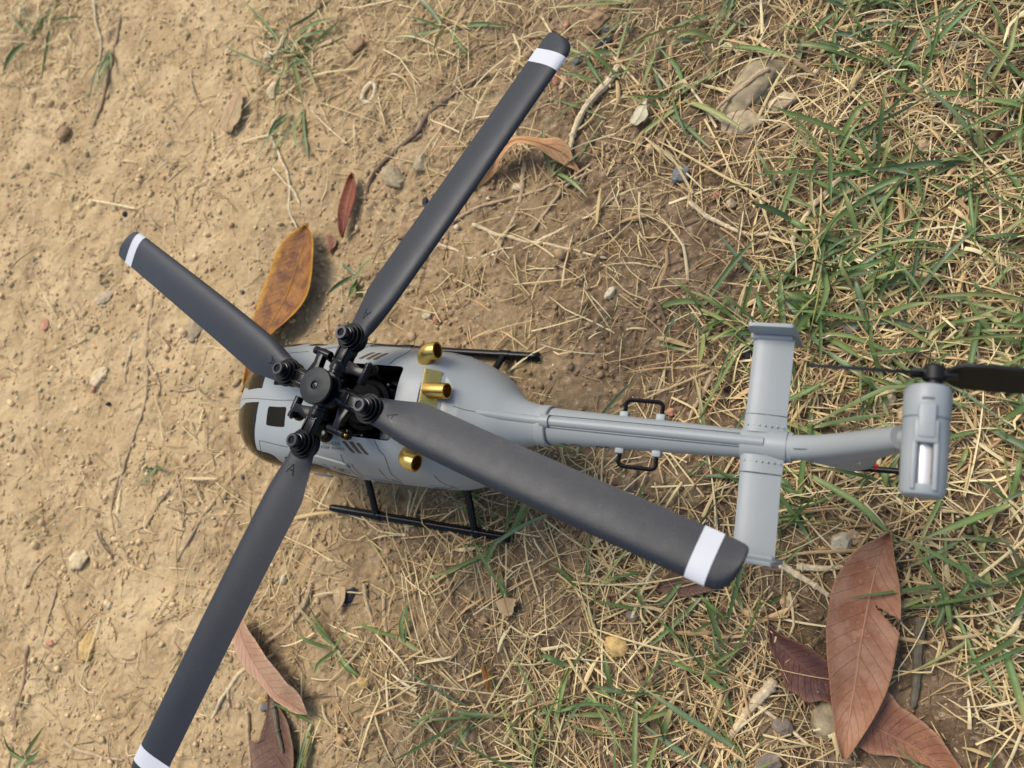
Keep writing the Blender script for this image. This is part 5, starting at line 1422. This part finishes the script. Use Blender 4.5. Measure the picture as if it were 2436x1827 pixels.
runner([(-206.6,-95.2), (-205.8,-103.5), (-205.9,-112.8), (-205.7,-121.1)], 0.7, T_TAN, 'straight thin straw stalk standing alone at the lower left', 'stalk', 'dry_stalk', nodes=False)
runner([(-173.0,-158.3), (-163.1,-158.8), (-150.3,-158.5), (-134.0,-156.5)], 0.9, T_TAN, 'tan root near the bottom edge left of the lower blade stripe')
runner([(-54.7,-67.4), (-55.6,-73.1), (-57.4,-77.6), (-61.5,-84.3), (-67.6,-90.6), (-72.6,-95.7)], 1.2, T_TAN, 'tan curved root leading to the pale curved leaf', branches=[([(-60.6,-68.9), (-59.8,-73.9), (-59.3,-79.3)], 0.9)])
runner([(-30.4,-62.7), (-27.3,-69.7), (-23.1,-76.0), (-18.1,-81.5), (-12.6,-87.2), (-10.3,-90.1)], 0.9, T_TAN, 'long tan runner slanting down the soil below the port skid', 'runner', 'grass_runner')
runner([(-21.3,-62.9), (-19.8,-69.2), (-17.1,-76.6), (-13.0,-83.0), (-8.2,-88.0), (-3.5,-92.8), (1.0,-97.6), (3.1,-100.4)], 0.9, T_TAN, 'second long tan runner right beside the slanting one below the port skid', 'runner', 'grass_runner')
runner([(-77.5,-105.5), (-82.6,-109.4), (-85.2,-115.4), (-88.1,-120.6), (-89.7,-125.6), (-91.2,-129.1)], 1.0, T_PALE, 'pale root left of the pale curved leaf', branches=[([(-85.2,-115.4), (-84.8,-119.0), (-83.5,-122.7)], 0.6)])
runner([(-74.8,-121.1), (-71.8,-124.9), (-69.5,-129.6), (-67.3,-135.2), (-64.6,-141.4)], 0.9, T_TAN, 'upright tan root left of the bitten dark brown leaf')
runner([(-58.2,-113.7), (-56.2,-117.6), (-53.6,-121.8), (-51.2,-126.4), (-49.2,-130.6)], 1.1, T_GREY, 'grey twig lying on the bitten dark brown leaf', 'twig', 'twig', up=3.2)
runner([(166.7,-37.5), (166.6,-45.2), (166.6,-52.8), (166.6,-64.6)], 1.75, T_GREY, 'thick grey stick lying right of the big torn leaf', 'stick', 'stick', up=1.8, nodes=False)
runner([(127.9,-64.4), (125.6,-68.4), (123.2,-71.9), (120.0,-77.5), (115.9,-85.1)], 1.9, T_PALE, 'thick pale dead stem left of the dark red leaf', 'stem', 'dead_stem', up=2.2, branches=[([(122.8,-73.1), (127.3,-75.7), (132.7,-78.1), (139.6,-81.2)], 0.7)])
runner([(124.6,-28.1), (130.3,-31.1), (135.8,-33.5), (141.5,-36.3)], 1.3, T_PALE, 'pale knotted runner reaching the left edge of the big torn leaf', 'runner', 'grass_runner', up=2.2, branches=[([(131.2,-29.2), (136.5,-28.6), (141.6,-27.5), (145.4,-26.6)], 1.2)])
runner([(81.7,100.2), (88.2,94.4), (95.4,90.8), (102.5,87.3), (108.6,86.5), (115.7,86.6)], 1.0, T_PALE, 'pale knotted runner across the straw right of centre', 'runner', 'grass_runner', up=1.8)
runner([(139.8,109.9), (132.5,103.7), (126.9,96.7), (123.9,91.5), (121.4,87.0), (121.4,80.5)], 1.2, T_PALE, 'thick pale stolon bending down through the grass on the right', 'runner', 'grass_runner', up=2.6)
runner([(99.0,33.9), (96.7,27.5), (94.4,21.7), (92.1,15.6)], 1.0, T_TAN, 'tan runner above the tail boom next to the stabiliser', 'runner', 'grass_runner', up=1.4)
runner([(112.8,109.3), (110.8,101.9), (107.7,95.9), (104.0,90.6)], 0.9, T_BRN, 'brown twig in straw at the upper right', 'twig', 'twig', up=1.8)
runner([(46.5,160.4), (42.9,153.3), (38.5,147.6), (33.7,140.7), (31.4,132.3), (30.8,125.1), (29.7,118.5)], 1.7, T_PALE, 'thick bleached stem right of the arching tan leaf', 'stem', 'dead_stem', up=2.4, branches=[([(41.3,156.0), (43.5,152.7), (44.4,150.7)], 0.9)])
runner([(106.7,150.4), (100.7,145.8), (94.6,141.1), (88.6,134.8)], 1.1, T_TAN, 'tan twig lying across the large flat stone', 'twig', 'twig', up=5.0)
runner([(-206.3,189.5), (-202.2,179.1), (-194.8,168.6), (-185.6,160.2)], 0.7, T_TAN, 'curved thin straw stalk left of the bark flake', 'stalk', 'dry_stalk', nodes=False)
runner([(-132.6,155.6), (-136.3,147.9), (-129.6,136.5), (-120.8,125.2), (-114.5,114.4), (-111.7,102.1), (-104.0,91.8)], 0.9, T_PALE, 'pale knotted runner leading down to the tip of the orange leaf', 'runner', 'grass_runner', up=1.0,
       branches=[([(-114.5,114.4), (-109.9,109.5), (-106.4,104.7)], 0.9), ([(-127.2,123.6), (-121.2,118.5), (-114.2,113.5)], 0.6)])
runner([(-307.0,250.1), (-299.6,235.0), (-290.6,220.0), (-286.1,206.0), (-281.9,191.1)], 0.8, T_PALE, 'pale straw stalk dropping from the top edge at the upper left', 'stalk', 'dry_stalk', up=1.2)
runner([(-277.8,234.2), (-276.5,218.1), (-274.6,196.2), (-276.3,176.3), (-277.3,158.9)], 1.0, T_BRN, 'brown root partly buried in soil at the upper left')

# ------------------------------------------------------------------ separate green tufts on the bare soil
def tuft(c, k, label, lmin=12, lmax=34, spread_=3.0, nodes=1, a0=None, fan=6.283):
    cs_ = [(c[0] + rng.normal(0, spread_), c[1] + rng.normal(0, spread_)) for _ in range(nodes)]
    Pn, An = [], []
    for q in range(k):
        d = cs_[q % nodes]
        Pn.append((d[0] + rng.normal(0, 0.8), d[1] + rng.normal(0, 0.8)))
        An.append((rng.uniform(0, 6.283) if a0 is None else a0 + rng.uniform(-fan / 2, fan / 2)))
    P = np.array(Pn); n = len(P)
    o = strips('grass_tuft', P, np.array(An), rng.uniform(lmin, lmax, n), rng.uniform(1.2, 2.3, n), rng.normal(0, 0.3, n), rng.normal(0, 0.3, n) * (rng.uniform(0, 1, n) < .4), rng.uniform(0.3, 0.7, n),
               rng.uniform(0.6, 1.8, n), rng.uniform(0.5, 3.5, n), rng.normal(2.5, 3.0, n), grass_cols(n), 9, 0.3, 'blade', MAT_GRASS, (0.45, 0.42, 0.22), 0.5)
    o['label'] = label; o['category'] = 'grass'
    return o
tuft((-129.6,188.6), 16, 'large green tuft at the top, above the carmine leaf', 20, 55, 9, 4)
tuft((-123.8,161.4), 6, 'few green blades hanging below the large top tuft', 18, 42, 5, 2, -1.4, 1.2)
tuft((-360.8,229.3), 10, 'green and straw tuft in the upper left corner', 16, 46, 9, 3)
tuft((-277.8,205.4), 5, 'small green sprig right of the corner tuft at the upper left', 16, 40, 3, 1, -1.6, 1.6)
tuft((-62.5,66.2), 6, 'tiny pale green sprig beside the root of the uppermost blade', 7, 16, 4, 2)
tuft((20.5,110.9), 5, 'green sprig below the arching tan leaf', 10, 24, 2, 1)
tuft((-37.6,-90.9), 6, 'three-bladed green sprig right of the pale curved leaf', 12, 24, 1.5, 1)
tuft((-6.8,-77.6), 4, 'small green sprig below the middle of the port skid', 12, 22, 1.5, 1)
tuft((-38.8,-120.0), 4, 'flat green blade pair lying over the dark brown leaf', 18, 28, 1.5, 1)
tuft((5.8,-20.8), 5, 'green blades sprouting at the rear port strut', 14, 30, 2.5, 2)
tuft((28.7,-31.5), 5, 'green blades poking up beside the rear end of the port skid', 14, 30, 2.5, 2)
tuft((71.4,138.9), 7, 'green tuft on bare soil right of the cream leaf fragment', 14, 32, 3, 2)
tuft((-45.7,190.5), 7, 'green tuft at the top edge left of the uppermost blade tip', 16, 36, 4, 2)
tuft((-158.3,-29.2), 3, 'tiny green sprig on bare soil left of the nose', 6, 12, 2, 1)
tuft((-192.6,-172.9), 5, 'pale green tuft in the lower left corner', 10, 24, 3, 1)
